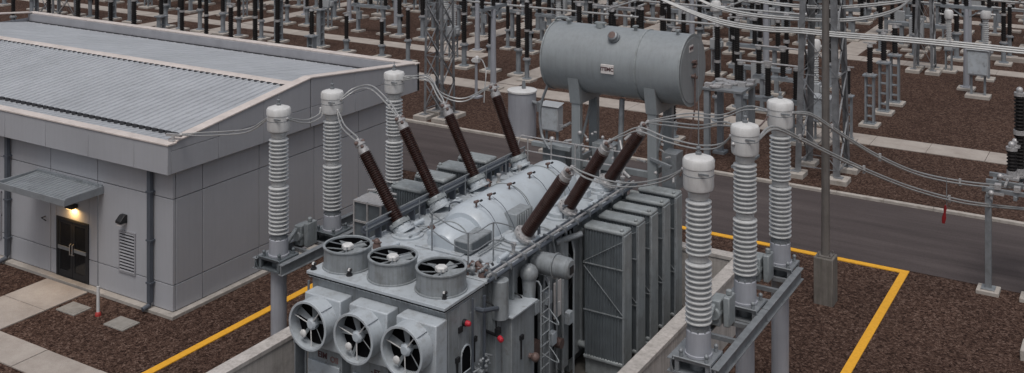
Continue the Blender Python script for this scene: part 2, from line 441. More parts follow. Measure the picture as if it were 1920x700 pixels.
m.box(BX0-.2, EX-.1, EY0+.1, EY1-.1, FB+.02, FB+.1)          # soffit
m.box(BX0-.2, EX-.15, EY0+.146, EY0+.2, FB+.1, FT-.06)
m.build('soffit', 'louvre', B)
m = MB(o_)
m.box(BX0-.34, EX+.03, EY0-.03, EY0+.36, FT-.03, FT+.03)
for (y0, z0, y1, z1) in ((EY0+.36, gab(EY0+.36), RV, RT), (RV, RT, EY1-.36, gab(EY1-.36))):
    for x0, x1 in ((EX-.40, EX+.03), (BX0-.34, BX0+.06)):
        m.prism([(x0, y0, z0-.03), (x0, y1, z1-.03), (x0, y1, z1+.03), (x0, y0, z0+.03)], (x1-x0, 0, 0))
m.box(BX0-.34, EX+.03, EY1-.355, EY1+.03, 5.85, 5.91)
m.build('roof_trim', 'trim', B, bevel=.012)
# ribbed sheets
def ribbed(m, x0, x1, y0, z0, y1, z1, pitch, h, w):
    pts = []; x = x0
    while x < x1-pitch:
        pts += [(x, 0), (x+pitch-w*1.6, 0), (x+pitch-w*1.3, h), (x+pitch-w*.3, h)]; x += pitch
    pts += [(x, 0), (x1, 0)]
    a = [m._v((p, y0, z0+d)) for p, d in pts]; b = [m._v((p, y1, z1+d)) for p, d in pts]
    for i in range(len(pts)-1): m._f((a[i], a[i+1], b[i+1], b[i]))
RX0, RX1 = BX0-.1, EX-.42
m = MB(o_); ribbed(m, RX0, RX1, 24.95, 5.58, RV-.1, 6.2, .33, .042, .075); m.build('roof_sheet', 'roof', B, angle=20)
m = MB(o_); ribbed(m, RX0, RX1, RV+.1, 6.2, EY1-.5, 5.42, .66, .018, .05); m.build('roof_sheet', 'roof', B, angle=20)
m = MB(o_)                                                     # low eave apron with ribs below the sheet ends
ribbed(m, RX0, RX1, EY0+.36, 5.56, 24.98, 5.50, .33, .03, .06); m.build('eave_apron', 'roof', B, angle=20)
m = MB(o_)
x = RX0
while x < RX1-.2:
    m.box(x+.02, x+.25, 24.9, 24.97, 5.49, 5.625); m.box(x+.03, x+.24, RV-.34, RV-.27, 6.17, 6.235)
    x += .33
m.box(RX0, RX1, EY1-.52, EY1-.47, 5.3, 5.47)
for k in range(140):
    xx = RX0 + k*.19; m.box(xx, xx+.1, EY1-.56, EY1-.521, 5.40, 5.475)
m.build('closure_strip', 'closure', B)
m = MB(o_)
m.prism([(RX0, RV-.28, 6.225), (RX0, RV, 6.30), (RX0, RV+.28, 6.225), (RX0, RV+.28, 6.19), (RX0, RV, 6.26), (RX0, RV-.28, 6.19)], (RX1-RX0, 0, 0))
m.build('ridge_cap', 'trim', B)
m = MB(o_); m.box(BX0-.15, EX-.145, EY1-.47, EY1-.145, 5.0, 5.845); m.box(EX-.4, EX-.145, EY0+.36, EY1-.5, 5.2, 5.6)
m.build('parapet_lining', 'louvre', B)
# double door
D = MB(o_)
D.box(DX0, DX0+.09, BY0-.02, BY0+.09, .1, DZ1); D.box(DX1-.09, DX1, BY0-.02, BY0+.09, .1, DZ1); D.box(DX0+.09, DX1-.09, BY0-.02, BY0+.09, DZ1-.09, DZ1)
D.box(DX0+.09, DX1-.09, BY0-.02, BY0+.09, .1, .13)
mid = (DX0+DX1)/2
for a, b in ((DX0+.1, mid-.01), (mid+.01, DX1-.1)):
    D.box(a, a+.1, BY0, BY0+.05, .14, DZ1-.1); D.box(b-.1, b, BY0, BY0+.05, .14, DZ1-.1)
    D.box(a+.1, b-.1, BY0, BY0+.05, .14, .34); D.box(a+.1, b-.1, BY0, BY0+.05, DZ1-.2, DZ1-.1)
dr = D.build('door', 'door', B, bevel=.006)
m = MB(o_)
for a, b in ((DX0+.2, mid-.11), (mid+.11, DX1-.2)): m.box(a, b, BY0+.02, BY0+.03, .34, DZ1-.2)
m.build('door_glass', 'glass', dr)
m = MB(o_)
for s in (-1, 1):
    xx = mid+s*.07
    m.tube([(xx, BY0, .95), (xx, BY0-.07, .97), (xx, BY0-.07, 1.32), (xx, BY0, 1.34)], .017, 8)
m.build('handle', 'clamp', dr)
m = MB(o_)
for a, b in ((DX0+.12, mid-.12), (mid+.12, DX1-.12)): m.box(a, b, BY0-.04, BY0-.012, 1.08, 1.2)
m.build('push_bar', 'galv', dr)
# canopy
m = MB(o_)
cx0, cx1, cy0, cz = -34.45, -30.85, 22.5, 3.42
m.box(cx0, cx1, cy0, BY0-.003, cz, cz+.1)
m.box(cx0-.03, cx1+.03, cy0-.06, cy0, cz-.02, cz+.2); m.box(cx0-.03, cx0+.03, cy0+.002, BY0-.004, cz+.1, cz+.24); m.box(cx1-.03, cx1+.03, cy0+.002, BY0-.004, cz-.02, cz+.24)
ca = m.build('canopy', 'canopy', B, bevel=.008)
m = MB(o_); ribbed(m, cx0+.04, cx1-.04, cy0+.003, cz+.115, BY0-.06, cz+.19, .2, .025, .04); m.box(cx0+.03, cx1-.03, BY0-.06, BY0-.003, cz+.2, cz+.28)
m.build('canopy_sheet', 'canopy', ca, angle=20)
# lamps on the wall
LX = (DX0+DX1)/2 + .1
lm = MB(o_); lm.box(LX-.2, LX+.2, BY0-.26, BY0-.002, 2.66, 2.8); lamp1 = lm.build('wall_lamp', 'black', B, bevel=.02)
m = MB(o_); m.box(LX-.15, LX+.15, BY0-.22, BY0-.05, 2.635, 2.658); m.build('lamp_lens', 'warm', lamp1)
lx = -29.75
lm = MB(o_); lm.prism([(lx-.13, BY0-.003, 2.62), (lx-.13, BY0-.3, 2.66), (lx-.13, BY0-.3, 2.74), (lx-.13, BY0-.12, 2.9), (lx-.13, BY0-.003, 2.9)], (.26, 0, 0))
l2 = lm.build('wall_lamp', 'black', B, bevel=.015)
m = MB(o_); m.box(lx-.1, lx+.1, BY0-.27, BY0-.06, 2.58, 2.622); m.build('lamp_lens', 'plate', l2)
# louvre
lv = MB(o_); lx0, lx1, lz0, lz1 = -30.03, -29.2, .93, 2.35
lv.box(lx0, lx0+.05, BY0-.04, BY0-.002, lz0, lz1); lv.box(lx1-.05, lx1, BY0-.04, BY0-.002, lz0, lz1); lv.box(lx0+.05, lx1-.05, BY0-.04, BY0-.002, lz0, lz0+.05); lv.box(lx0+.05, lx1-.05, BY0-.04, BY0-.002, lz1-.05, lz1)
fr = lv.build('louvre', 'louvre', B)
m = MB(o_); z = lz0+.07
while z < lz1-.08:
    m.prism([(lx0+.05, BY0-.006, z+.03), (lx0+.05, BY0-.045, z), (lx0+.05, BY0-.045, z-.022), (lx0+.05, BY0-.006, z+.006)], (lx1-lx0-.1, 0, 0)); z += .105
m.build('slats', 'louvre', fr)
m = MB(o_); m.box(lx0+.05, lx1-.05, BY0-.0035, BY0-.001, lz0+.05, lz1-.05); m.build('duct_opening', 'void', fr)
for xx, foot in ((-28.36, 1), (-36.05, 1)):
    m = MB(o_)
    m.box(xx-.08, xx+.08, BY0-.2, BY0-.06, .28, FB+.015)
    m.tube([(xx, BY0-.13, .3), (xx, BY0-.16, .2), (xx-.02, BY0-.42, .14)], .08, 10)
    dp = m.build('downpipe', 'pipe_dark', B, bevel=.02)
    m = MB(o_)
    for z in (.9, 2.3, 3.9): m.box(xx-.12, xx+.12, BY0-.215, BY0-.003, z, z+.05)
    m.build('pipe_bracket', 'pipe_dark', dp)
m = MB(o_)
wx0, wx1, wz0, wz1 = -38.0, -36.55, .75, 2.5
for a in (0, .7, 1.4): m.box(wx0+a, wx0+a+.05, BY0-.05, BY0-.002, wz0, wz1)
m.box(wx0+.051, wx1-.051+.05, BY0-.045, BY0-.003, wz0, wz0+.05); m.box(wx0+.051, wx1, BY0-.045, BY0-.003, wz1-.05, wz1); m.box(wx0+.051, wx1, BY0-.044, BY0-.003, 1.6, 1.65)
wf = m.build('window', 'louvre', B)
m = MB(o_); m.box(wx0+.03, wx1-.03, BY0-.02, BY0-.001, wz0+.03, wz1-.03); m.build('window_pane', 'glass', wf)
m = MB(o_); m.tube([(-36.9, BY0, 3.9), (-36.9, BY0-.2, 3.95), (-36.75, BY0-.25, 4.1), (-36.7, BY0-.2, 4.25)], .03, 8); m.tube([(-34.0, BY0, 2.05), (-34.02, BY0-.15, 2.03), (-33.75, BY0-.16, 1.98)], .02, 6)
m.build('wall_bracket', 'black', B)
# bracket for conductors on the roof corner
m = MB(o_); q = Vector((EX-.15, EY0+.35, FT+.03))
m.box(q.x-.1, q.x+.1, q.y-.1, q.y+.1, q.z, q.z+.04); m.cyl((q.x, q.y, q.z), (q.x, q.y, q.z+.16), .06, .05, 10); m.bar((q.x-.25, q.y-.05, q.z+.2), (q.x+.25, q.y+.1, q.z+.2), .1, .08); m.ball((q.x+.25, q.y+.1, q.z+.22), .07)
m.build('terminal_bracket', 'clamp', B)
ROOFTERM = Vector((q.x+.28, q.y+.1, q.z+.23))
# small things beside the building
hc = {}
for name, px, py, lab in (('ground_cover', 138, 580, 'square concrete access cover set in gravel nearer the entrance path'), ('ground_cover', 228, 608, 'square concrete access cover set in gravel nearer the building corner downpipe')):
    c = G(px, py); m = MB(c)
    m.box(c.x-.46, c.x+.46, c.y-.34, c.y+.34, -.1, .035); m.box(c.x-.37, c.x+.37, c.y-.25, c.y+.25, .03, .047)
    o = m.build(name, 'cover', bevel=.008); o.location = c; tag(o, lab, 'access cover')
c = G(1950, 672); m = MB(c); m.box(c.x-.5, c.x+.5, c.y-.45, c.y+.45, -.1, .3); o = m.build('concrete_block', 'concrete', bevel=.02); o.location = c; tag(o, 'pale concrete block half buried in gravel at the edge beyond the yellow line', 'block')
c = G(184, 592)
t = thing('marker_post', 'slim white marker post with red foot and thin rod standing in gravel before the wall', 'marker post', c)
MB(c).cyl(c, c+Vector((0,0,.95)), .055, .05, 12).build('post', 'cap', t)
MB(c).lathe([(.1,0),(.1,.05),(.075,.11),(.055,.13)], c, (0,0,1), 14).build('red_foot', 'red', t)
MB(c).cyl(c+Vector((0,0,.95)), c+Vector((0,0,4.3)), .012, .008, 6).build('rod', 'galv', t)
# ------------------------------------------------------------------ containment wall round the transformer
WX0, WX1, WY0, WY1, WT, WH = -20.6, -11.3, 14.0, 33.6, .38, 2.0
m = MB()
m.box(WX0, WX0+WT, WY0, WY1, -.2, WH-.12); m.box(WX1-WT, WX1, WY0, WY1, -.2, WH-.12)
m.box(WX0+WT+.001, WX1-WT-.001, WY1-WT, WY1, -.2, WH-.12); m.box(WX0+WT+.001, WX1-WT-.001, WY0, WY0+WT, -.2, WH-.12)
wall = m.build('containment_wall', 'bund', bevel=.012); tag(wall, 'low pale concrete containment wall enclosing the power transformer', 'wall')
m = MB()
y = WY0-.02
while y < WY1:
    y1 = min(y+2.6, WY1+.02)
    m.box(WX0-.03, WX0+WT+.03, y+.006, y1-.006, WH-.12, WH); m.box(WX1-WT-.03, WX1+.03, y+.006, y1-.006, WH-.12, WH); y = y1
m.box(WX0+WT+.04, WX1-WT-.04, WY1-WT-.03, WY1+.02, WH-.12, WH)
m.build('coping', 'bund', wall, bevel=.01)
structure(MB().box(WX0+WT, WX1-WT, WY0+WT, WY1-WT, -.1, .05).build('bund_floor', 'bundfloor'))
# ------------------------------------------------------------------ power transformer
TX = thing('power_transformer', 'large grey oil filled power transformer with fans, radiators and slanted brown bushings', 'transformer', (-16.45, 26.0, .05))
to = TX.location
U0, U1, V0, V1, TH = -18.6, -14.3, 20.6, 31.2, 4.5
HV = 22.32   # rear of the front housing
def tb(): return MB(to)
m = tb(); m.box(U0+.2, U1-.2, HV+.12, V1-.1, .5, TH-.08)
for k in range(9):
    v = HV+.6+k*.98
    if v > V1-.3: break
    for s, u in ((-1, U0+.2), (1, U1-.2)): m.box(min(u, u+s*.1), max(u, u+s*.1), v-.04, v+.04, .6, TH-.085)
m.build('tank', 'tx', TX, bevel=.012)
m = tb()
for u in (U0+.7, U1-.7): m.box(u-.2, u+.2, V0+.2, V1-.2, .03, .498)
for v in (V0+.8, 24, 27.5, V1-.8): m.box(U0+.3, U0+.499, v-.15, v+.15, .05, .49); m.box(U1-.499, U1-.3, v-.15, v+.15, .05, .49)
m.build('skid', 'rad', TX, bevel=.01)
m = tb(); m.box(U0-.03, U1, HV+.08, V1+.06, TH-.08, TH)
for k in range(46):
    v = HV+.25+k*.19
    if v < V1:
        for u in (U0+.05, U1-.09): m.cyl((u, v, TH-.001), (u, v, TH+.035), .026, seg=6)
for k in range(22): m.cyl((U0+.15+k*.19, V1-.02, TH-.001), (U0+.15+k*.19, V1-.02, TH+.035), .026, seg=6)
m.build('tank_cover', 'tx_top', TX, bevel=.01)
# front cooler housing
m = tb(); m.box(U0+.08, U1-.06, V0+.14, HV, .3, TH-.085); m.build('cooler_housing', 'tx', TX, bevel=.015)
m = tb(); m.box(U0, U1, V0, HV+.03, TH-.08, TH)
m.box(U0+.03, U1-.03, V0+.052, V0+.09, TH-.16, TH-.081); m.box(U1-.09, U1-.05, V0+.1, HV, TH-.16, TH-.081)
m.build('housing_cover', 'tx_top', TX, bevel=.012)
m = tb()
for px, py in ((655, 517), (720, 534), (833, 560), (588, 505)):
    p = G(px, py, TH); m.cyl(p, p+Vector((0,0,.05)), .085, .075, 10); m.cyl(p+Vector((0,0,.05)), p+Vector((0,0,.13)), .045, .04, 8)
    m.ball(p+Vector((.05,0,.15)), .04); m.ball(p+Vector((-.05,0.02,.13)), .035)
m.build('lifting_bolt', 'black', TX)
m = tb()
for px, py in ((655, 517), (720, 534), (833, 560), (588, 505)):
    p = G(px, py, TH); m.cyl(p+Vector((0,0,.131)), p+Vector((0,0,.18)), .05, .03, 8)
m.build('bolt_cap', 'cap', TX)
m = tb()
for (x0, x1, y0, y1) in ((U0+.02, U1-.02, V0+.02, V0+.045), (U1-.045, U1-.02, V0+.046, HV), (U1-.045, U1-.02, HV+.1, V1)): m.box(x0, x1, y0, y1, TH-.115, TH-.0815)
m.build('cover_gap_shade', 'void', TX)  # black strip painting the shaded gap beneath the cover edge
m = tb(); rnd = random.Random(4); x = U0+.1
while x < U1-.1: m.box(x, x+.03, V0+.018, V0+.05, TH-.15, TH-.116); x += .16
m.build('cover_edge_bolt', 'rad', TX)
# side panels, seams and pipes of the housing
m = tb(); xs_ = U1-.06
m.box(xs_, xs_+.02, V0+.2, V0+.62, .5, TH-.2); m.box(xs_, xs_+.02, V0+.64, V0+1.12, .5, TH-.2); m.box(xs_, xs_+.02, V0+1.14, HV-.12, .5, TH-.55)
m.build('side_panel', 'tx', TX, bevel=.008)
m = tb(); m.tube([(xs_+.1, V0+1.13, TH-.17), (xs_+.1, V0+1.13, 3.9), (xs_+.1, V0+1.13, .6)], .028, 8); m.tube([(xs_+.09, HV-.05, TH-.3), (xs_+.09, HV-.05, .6)], .04, 8)
m.tube([(xs_, HV-.3, 3.95), (xs_+.2, HV-.3, 3.95), (xs_+.24, HV+.1, 3.85), (xs_+.2, HV+.4, 3.75)], .06, 8)
m.build('side_conduit', 'pipe_dark', TX)
p = Vector((xs_+.021, 21.45, 3.84))
m = tb(); m.cyl(p, p+Vector((.08,0,0)), .085, .08, 12); m.box(p.x, p.x+.05, p.y-.24, p.y-.1, p.z-.17, p.z-.04); rl = m.build('warning_lamp', 'black', TX)
m = tb(); m.lathe([(.07,0),(.07,.06),(.05,.11),(.0001,.125)], p+Vector((.081,0,0)), (1,0,0), 14); m.build('lamp_lens', 'redlamp', rl)
p = Vector((xs_+.30, 22.62, 3.1))
m = tb(); m.cyl(p-Vector((.5,-.1,0)), p, .04, .04, 10); m.box(p.x-.12, p.x-.02, p.y-.02, p.y+.14, p.z+.02, p.z+.17); rl = m.build('warning_lamp', 'black', TX)
m = tb(); m.lathe([(.06,0),(.072,.05),(.062,.13),(.0001,.16)], p+Vector((.002,0,-.02)), (.8,-.35,-.3), 14); m.build('lamp_lens', 'redlamp', rl)
m = tb(); pts = []
for k in range(13): a = math.pi*k/12; pts.append((xs_+.022, 21.55+.2*math.cos(a), 3.05+.2*math.sin(a)))
pts += [(xs_+.022, 21.35, 2.62), (xs_+.022, 21.75, 2.62)]
m.prism(pts, (.008, 0, 0)); hp = m.build('inspection_opening', 'void', TX)
m = tb(); m.tube(pts + [pts[0]], .025, 6); m.build('opening_rim', 'tx_top', hp)
m = tb()
for k in range(26):
    a = Vector((xs_+.1+random.uniform(0,.2), 21.9+random.uniform(-.25,.45), 2.55+random.uniform(-.3,.22)))
    if k % 2: m.ball(a, random.uniform(.03,.06))
    else: m.cyl(a, a+Vector((random.uniform(-.1,.1), random.uniform(-.2,.2), random.uniform(-.1,.1))), .025, seg=8)
m.cyl((xs_+.02, 21.9, 2.5), (xs_+.3, 21.9, 2.5), .06, seg=10)
m.build('valve_cluster', 'galv', TX)
# ---- cooling fans
def fan_blades(m, c, ax, r0, r1, n, ang0, tilt, wid, thin=.012):
    ax = Vector(ax).normalized(); u = Vector((0,0,1)) if abs(ax.z) < .9 else Vector((0,1,0))
    x = u.cross(ax).normalized(); y = ax.cross(x)
    for k in range(n):
        a = ang0 + 2*math.pi*k/n
        d = x*math.cos(a)+y*math.sin(a); e = (ax.cross(d)).normalized()
        w = e*math.cos(tilt)+ax*math.sin(tilt); nn = d.cross(w).normalized()
        p = [c+d*r0-w*wid*.28, c+d*r0+w*wid*.28, c+d*r1+w*wid*.62, c+d*r1-w*wid*.42]
        a_ = [m._v(q-nn*thin/2) for q in p]; b_ = [m._v(q+nn*thin/2) for q in p]
        m._f(a_[::-1]); m._f(b_)
        for i in range(4): j = (i+1) % 4; m._f((a_[i], a_[j], b_[j], b_[i]))
for k, (u, hz, a0) in enumerate(((-17.86, 3.55, .2), (-16.42, 3.58, .55), (-14.98, 3.62, .36))):
    m = tb(); m.box(u-.5, u+.66, V0-.33, V0+.138, hz-.72, hz+.58)
    f = m.build('front_cooling_fan', 'tx_top', TX, bevel=.03)
    c = Vector((u, V0-.33, hz))
    m = tb(); m.ring(c+Vector((0,.0,0)), (0,-1,0), .585, .55, .45, 44); m.ring(c+Vector((0,-.415,0)), (0,-1,0), .605, .545, .05, 44); m.build('shroud', 'tx_top', f, bevel=.006)
    m = tb(); m.cyl(c+Vector((0,-.12,0)), c+Vector((0,-.135,0)), .549, seg=36); m.build('intake_shade', 'void', f)  # black disc paints the shade inside the drum
    m = tb(); fan_blades(m, c+Vector((0,-.2,0)), (0,-1,0), .1, .53, 5, a0, .7, .17); m.build('blades', 'tx', f)
    m = tb(); m.lathe([(.13,0),(.15,.06),(.15,.17),(.1,.22),(.0001,.225)], c+Vector((0,-.14,0)), (0,-1,0), 8); m.build('hub', 'tx_dome', f)
    m = tb()
    for a in (.9, 2.9, 4.75): m.bar(c+Vector((math.cos(a)*.1,-.33,math.sin(a)*.1)), c+Vector((math.cos(a)*.55,-.33,math.sin(a)*.55)), .03, .02, (0,1,0))
    m.lathe([(.085,0),(.1,.02),(.1,.05),(.07,.07),(.0001,.072)], c+Vector((-.2,-.345,-.25)), (0,-1,0), 8); m.build('motor_bracket', 'cap', f, bevel=.02)
    m = tb(); m.tube([c+Vector((.42,-.02,.42)), c+Vector((.43,-.2,.425)), c+Vector((.43,-.44,.425))], .008, 4); m.build('shroud_seam', 'pipe_dark', f)
    # control panel under the fan
    m = tb(); m.box(u-.5, u+.6, V0-.2, V0+.138, .9, hz-.735)
    cp = m.build('fan_control_panel', 'tx', TX, bevel=.02)
    m = tb(); m.box(u-.46, u+.56, V0-.26, V0-.201, .95, hz-1.12); m.build('panel_door', 'tx_top', cp, bevel=.015)
def text(name, body, loc, rot, size, mat, parent, ext=.004):
    cu = bpy.data.curves.new(name, 'FONT'); cu.body = body; cu.size = size; cu.extrude = ext; cu.align_x = 'CENTER'; cu.align_y = 'CENTER'; cu.offset = .006
    tmp = bpy.data.objects.new(name, cu); COL.objects.link(tmp)
    me = bpy.data.meshes.new_from_object(tmp.evaluated_get(bpy.context.evaluated_depsgraph_get())); bpy.data.objects.remove(tmp)
    me.materials.clear(); me.materials.append(M[mat])
    o = bpy.data.objects.new(name, me); COL.objects.link(o); o.parent = parent
    o.location = Vector(loc) - (parent.location if parent.parent is None else parent.parent.location); o.rotation_euler = rot; return o
cps = [o for o in TX.children if o.name.startswith('fan_control_panel')]
text('lettering', 'EIM', (-17.88, V0-.205, 2.6), (R(90),0,0), .2, 'ink', cps[0])
text('lettering', 'OII', (-17.50, V0-.205, 2.56), (R(90),0,0), .2, 'ink2', cps[0])
text('lettering', '- ET', (-16.2, V0-.205, 2.6), (R(90),0,0), .16, 'ink', cps[1])
m = tb(); m.tube([(-18.62, V0+.12, TH-.3), (-18.66, V0+.05, 2.2), (-18.66, V0+.05, .3)], .03, 8)
m.box(-18.95, -18.55, V0-.1, V0+.3, 2.62, 2.68); m.box(-18.93, -18.9, V0-.08, V0+.28, 1.6, 2.618); m.build('side_bracket', 'galv', TX)
for u, v, a0 in ((-17.92, 21.42, .3), (-16.48, 21.45, .1), (-15.03, 21.5, .5)):
    c = Vector((u, v, TH))
    m = tb(); m.ring(c+Vector((0,0,.001)), (0,0,1), .615, .585, .52, 48); m.ring(c+Vector((0,0,.5)), (0,0,1), .64, .575, .045, 48); m.ring(c+Vector((0,0,.001)), (0,0,1), .66, .618, .04, 48)
    f = m.build('top_cooling_fan', 'tx', TX, bevel=.006)
    m = tb(); m.cyl(c+Vector((0,0,.24)), c+Vector((0,0,.26)), .57, seg=36); m.lathe([(.5835,.02),(.572,.02),(.572,.49),(.5835,.49)], c, (0,0,1), 48, False); m.build('intake_shade', 'void', f)  # black disc and liner paint the drum's inner shade
    m = tb(); fan_blades(m, c+Vector((0,0,.4)), (0,0,1), .1, .565, 6, a0, .3, .25); m.build('blades', 'tx', f)
    m = tb(); m.lathe([(.16,0),(.16,.09),(.13,.12),(.0001,.125)], c+Vector((0,0,.43)), (0,0,1), 6); m.build('hub', 'cap', f, bevel=.01)
    m = tb()
    for a in (1.1, 3.2, 5.3): m.bar(c+Vector((math.cos(a)*.12,math.sin(a)*.12,.50)), c+Vector((math.cos(a)*.6,math.sin(a)*.6,.50)), .022, .02)
    m.build('hub_stay', 'galv', f)
# ---- dome on the tank cover
DU = -16.45
m = tb()
def dome(m, v0, v1, r, k0, k1, seg=26):
    prof = [(v0, r*k0), (v0+.18, r*.95), (v0+.45, r), (v1-.4, r), (v1-.1, r*.93), (v1, r*k1)]
    rings = []
    for v, rr in prof:
        rings.append([m._v((DU - math.cos(math.pi*i/seg)*rr*1.02, v, TH-.02 + math.sin(math.pi*i/seg)*rr*.98)) for i in range(seg+1)])
    for a, b in zip(rings, rings[1:]):
        for i in range(seg): m._f((a[i], a[i+1], b[i+1], b[i]))
    m._f(rings[0]); m._f(rings[-1][::-1])
dome(m, 24.6, 30.0, .86, .8, .7); dome(m, 23.5, 24.7, .6, .72, .9)
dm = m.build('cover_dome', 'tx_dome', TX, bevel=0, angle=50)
m = tb()
for v, r in ((24.05, .612), (26.9, .87), (28.9, .87)):
    pts = [(DU-math.cos(math.pi*i/20)*r*1.02, v, TH-.02+math.sin(math.pi*i/20)*r*.985) for i in range(21)]
    m.tube(pts, .016, 6)
m.build('dome_band', 'rad', dm)
m = tb(); m.box(DU-1.0, DU+1.0, 24.4, 30.2, TH+.001, TH+.05); m.box(DU-.75, DU+.75, 23.35, 24.39, TH+.001, TH+.045); m.build('dome_flange', 'tx_top', dm, bevel=.01)
m = tb()
m.box(DU+.42, DU+.95, 23.5, 24.6, TH+.046, TH+.36); m.build('dome_hatch', 'tx', dm, bevel=.03)
m = tb(); m.box(DU+.48, DU+.89, 23.485, 23.499, TH+.09, TH+.32); m.box(DU+.951, DU+.965, 23.6, 24.5, TH+.09, TH+.32); m.build('dome_opening', 'rad_core', dm)
m = tb(); m.box(DU+.7, DU+1.12, 25.6, 26.5, TH+.051, TH+.5)
for k in range(7): m.box(DU+1.12, DU+1.16, 25.64+k*.13, 25.69+k*.13, TH+.06, TH+.48)
m.build('ribbed_box', 'tx', TX, bevel=.02)
for px, py in ((955,375), (918,397), (893,420), (1027,335), (993,355),):
    a = PU(px, py, DU+.25); rr = .86; dx = .25; 
    base = Vector((DU+dx, a.y, TH + math.sqrt(rr*rr-dx*dx)*.97)) if a.y > 24.6 else Vector((DU+.3, a.y, TH+.5))
    m = tb(); m.cyl(base, base+Vector((0,0,.12)), .028, .025, 8); m.ball(base+Vector((0,0,.13)), .05); m.cyl(base+Vector((-.02,-.07,.14)), base+Vector((.02,.08,.14)), .038, .038, 10)
    vv = m.build('relief_valve', 'bronze', TX)
    m = tb(); m.cyl(base+Vector((.02,.06,.14)), base+Vector((.1,.1,.16)), .015, .015, 6); m.cyl(base+Vector((.1,.06,.16)), base+Vector((.1,.14,.16)), .03, .03, 8); m.build('valve_handle', 'black', vv)
    m = tb(); m.tube(spline([base+Vector((.1,0,.1)), base+Vector((.42,.05,-.12)), base+Vector((.72,.03,-.5)), base+Vector((.86,0,-.75))], 5), .009, 5); m.build('gauge_line', 'pipe_dark', vv)
# ---- bushings
def bushing(base, top, turret_len, deeper=0.0, fl='clamp'):
    base, top = Vector(base), Vector(top); base = base - (top-base).normalized()*deeper; d = (top-base).normalized(); Lh = (top-base).length
    foot = base - d*turret_len
    m = tb(); m.lathe([(.34,0),(.34,.06),(.27,.07),(.27,turret_len-.1),(.25,turret_len-.06)], foot, d, 20)
    b = m.build('bushing', 'tx_top', TX, bevel=.008)
    m = tb(); m.lathe([(.25,-.06),(.31,-.055),(.31,.02),(.22,.03),(.2,.09)], base, d, 20)
    x = d.cross(Vector((0,1,0))).normalized(); y = d.cross(x)
    for k in range(10):
        a = 2*math.pi*k/10; q = base + (x*math.cos(a)+y*math.sin(a))*.275
        m.cyl(q-d*.1, q+d*.06, .022, seg=6)
    m.build('bushing_flange', fl, b)
    m = tb(); m.lathe(sheds(.145, .19, .09, Lh-.3, .062), base, d, 20); m.build('bushing_insulator', 'brown', b)
    m = tb(); m.lathe([(.14,Lh-.3),(.165,Lh-.29),(.165,Lh-.16),(.13,Lh-.15),(.13,Lh-.06),(.16,Lh-.05),(.16,Lh),(.09,Lh+.03),(.05,Lh+.05),(.05,Lh+.16),(.0001,Lh+.17)], base, d, 18)
    m.bar(top+d*.1-Vector((0,.14,0)), top+d*.1+Vector((0,.14,0)), .07, .05); m.build('bushing_terminal', 'clamp', b)
    m = tb(); m.ball(top+d*.03+Vector((0,-.15,.02)), .06); m.ball(top+d*.03+Vector((0,.15,.02)), .06); m.ball(top-d*.1+Vector((.1,-.1,.05)), .05); m.build('bushing_bolt', 'bronze', b)
    return top + d*.12
RB = [((985,440),25.0,(1068,320)), ((1065,390),27.4,(1140,270)), ((1140,340),30.06,(1210,235))]
LB = [((740,400),23.9,(675,270)), ((810,355),25.7,(750,225)), ((885,318),27.85,(835,200)), ((965,280),30.4,(925,165))]
RT_ = [bushing(PV(*b, v), PV(*t, v), .55) for b, v, t in RB]
LT_ = [bushing(PV(*b, v), PV(*t, v), .3, .3, 'rad') for b, v, t in LB]
m = tb()
for v in (25.0, 27.4, 30.06): m.lathe([(.46,0),(.46,.05),(.36,.06),(.36,.16),(.3,.18)], (-14.95, v, TH+.001), (0,0,1), 22)
for v in (23.9, 25.7, 27.85, 30.4): m.lathe([(.45,0),(.45,.05),(.36,.06),(.34,.14)], (-17.85, v, TH+.001), (0,0,1), 22)
m.build('turret_base', 'tx_top', TX)
# ---- pipes, rails and clutter along the cover edges
m = tb(); m.tube([(U1+.02, HV+.1, TH+.12), (U1+.02, V1-.1, TH+.12)], .035, 8); m.build('edge_pipe', 'clamp', TX)
m = tb(); m.tube([(U1+.1, HV+.05, TH+.04), (U1+.1, V1-.05, TH+.04)], .045, 8); m.tube([(U1-.12, HV+.2, TH+.1), (U1-.12, V1-.1, TH+.1)], .03, 8); m.build('cable_conduit', 'pipe_dark', TX)
m = tb()
for k in range(12):
    v = HV+.3+k*.74; m.box(U1-.16, U1+.16, v-.03, v+.03, TH+.002, TH+.16)
m.build('conduit_clamp', 'galv', TX)
m = tb()
for h, r in ((.62, .024), (.45, .02)): m.tube([(U0+.3, HV+.3, TH+h), (U0+.3, V1-.1, TH+h)], r, 8)
for k in range(8): v = HV+.35+k*1.2; m.cyl((U0+.3, v, TH), (U0+.3, v, TH+.64), .022, seg=8)
m.build('cover_rail', 'galv', TX)
m = tb(); m.box(U0+.05, U0+.22, HV+.4, V1-.3, TH+.3, TH+.36)
for k in range(16): v = HV+.5+k*.52; m.box(U0+.04, U0+.24, v, v+.05, TH+.002, TH+.3)
m.tube([(U0+.1, HV+.4, TH+.42), (U0+.1, V1-.3, TH+.42)], .05, 8); m.tube([(U0+.18, HV+.4, TH+.40), (U0+.18, V1-.3, TH+.40)], .03, 8)
m.build('cable_tray', 'pipe_dark', TX)
rnd = random.Random(5)
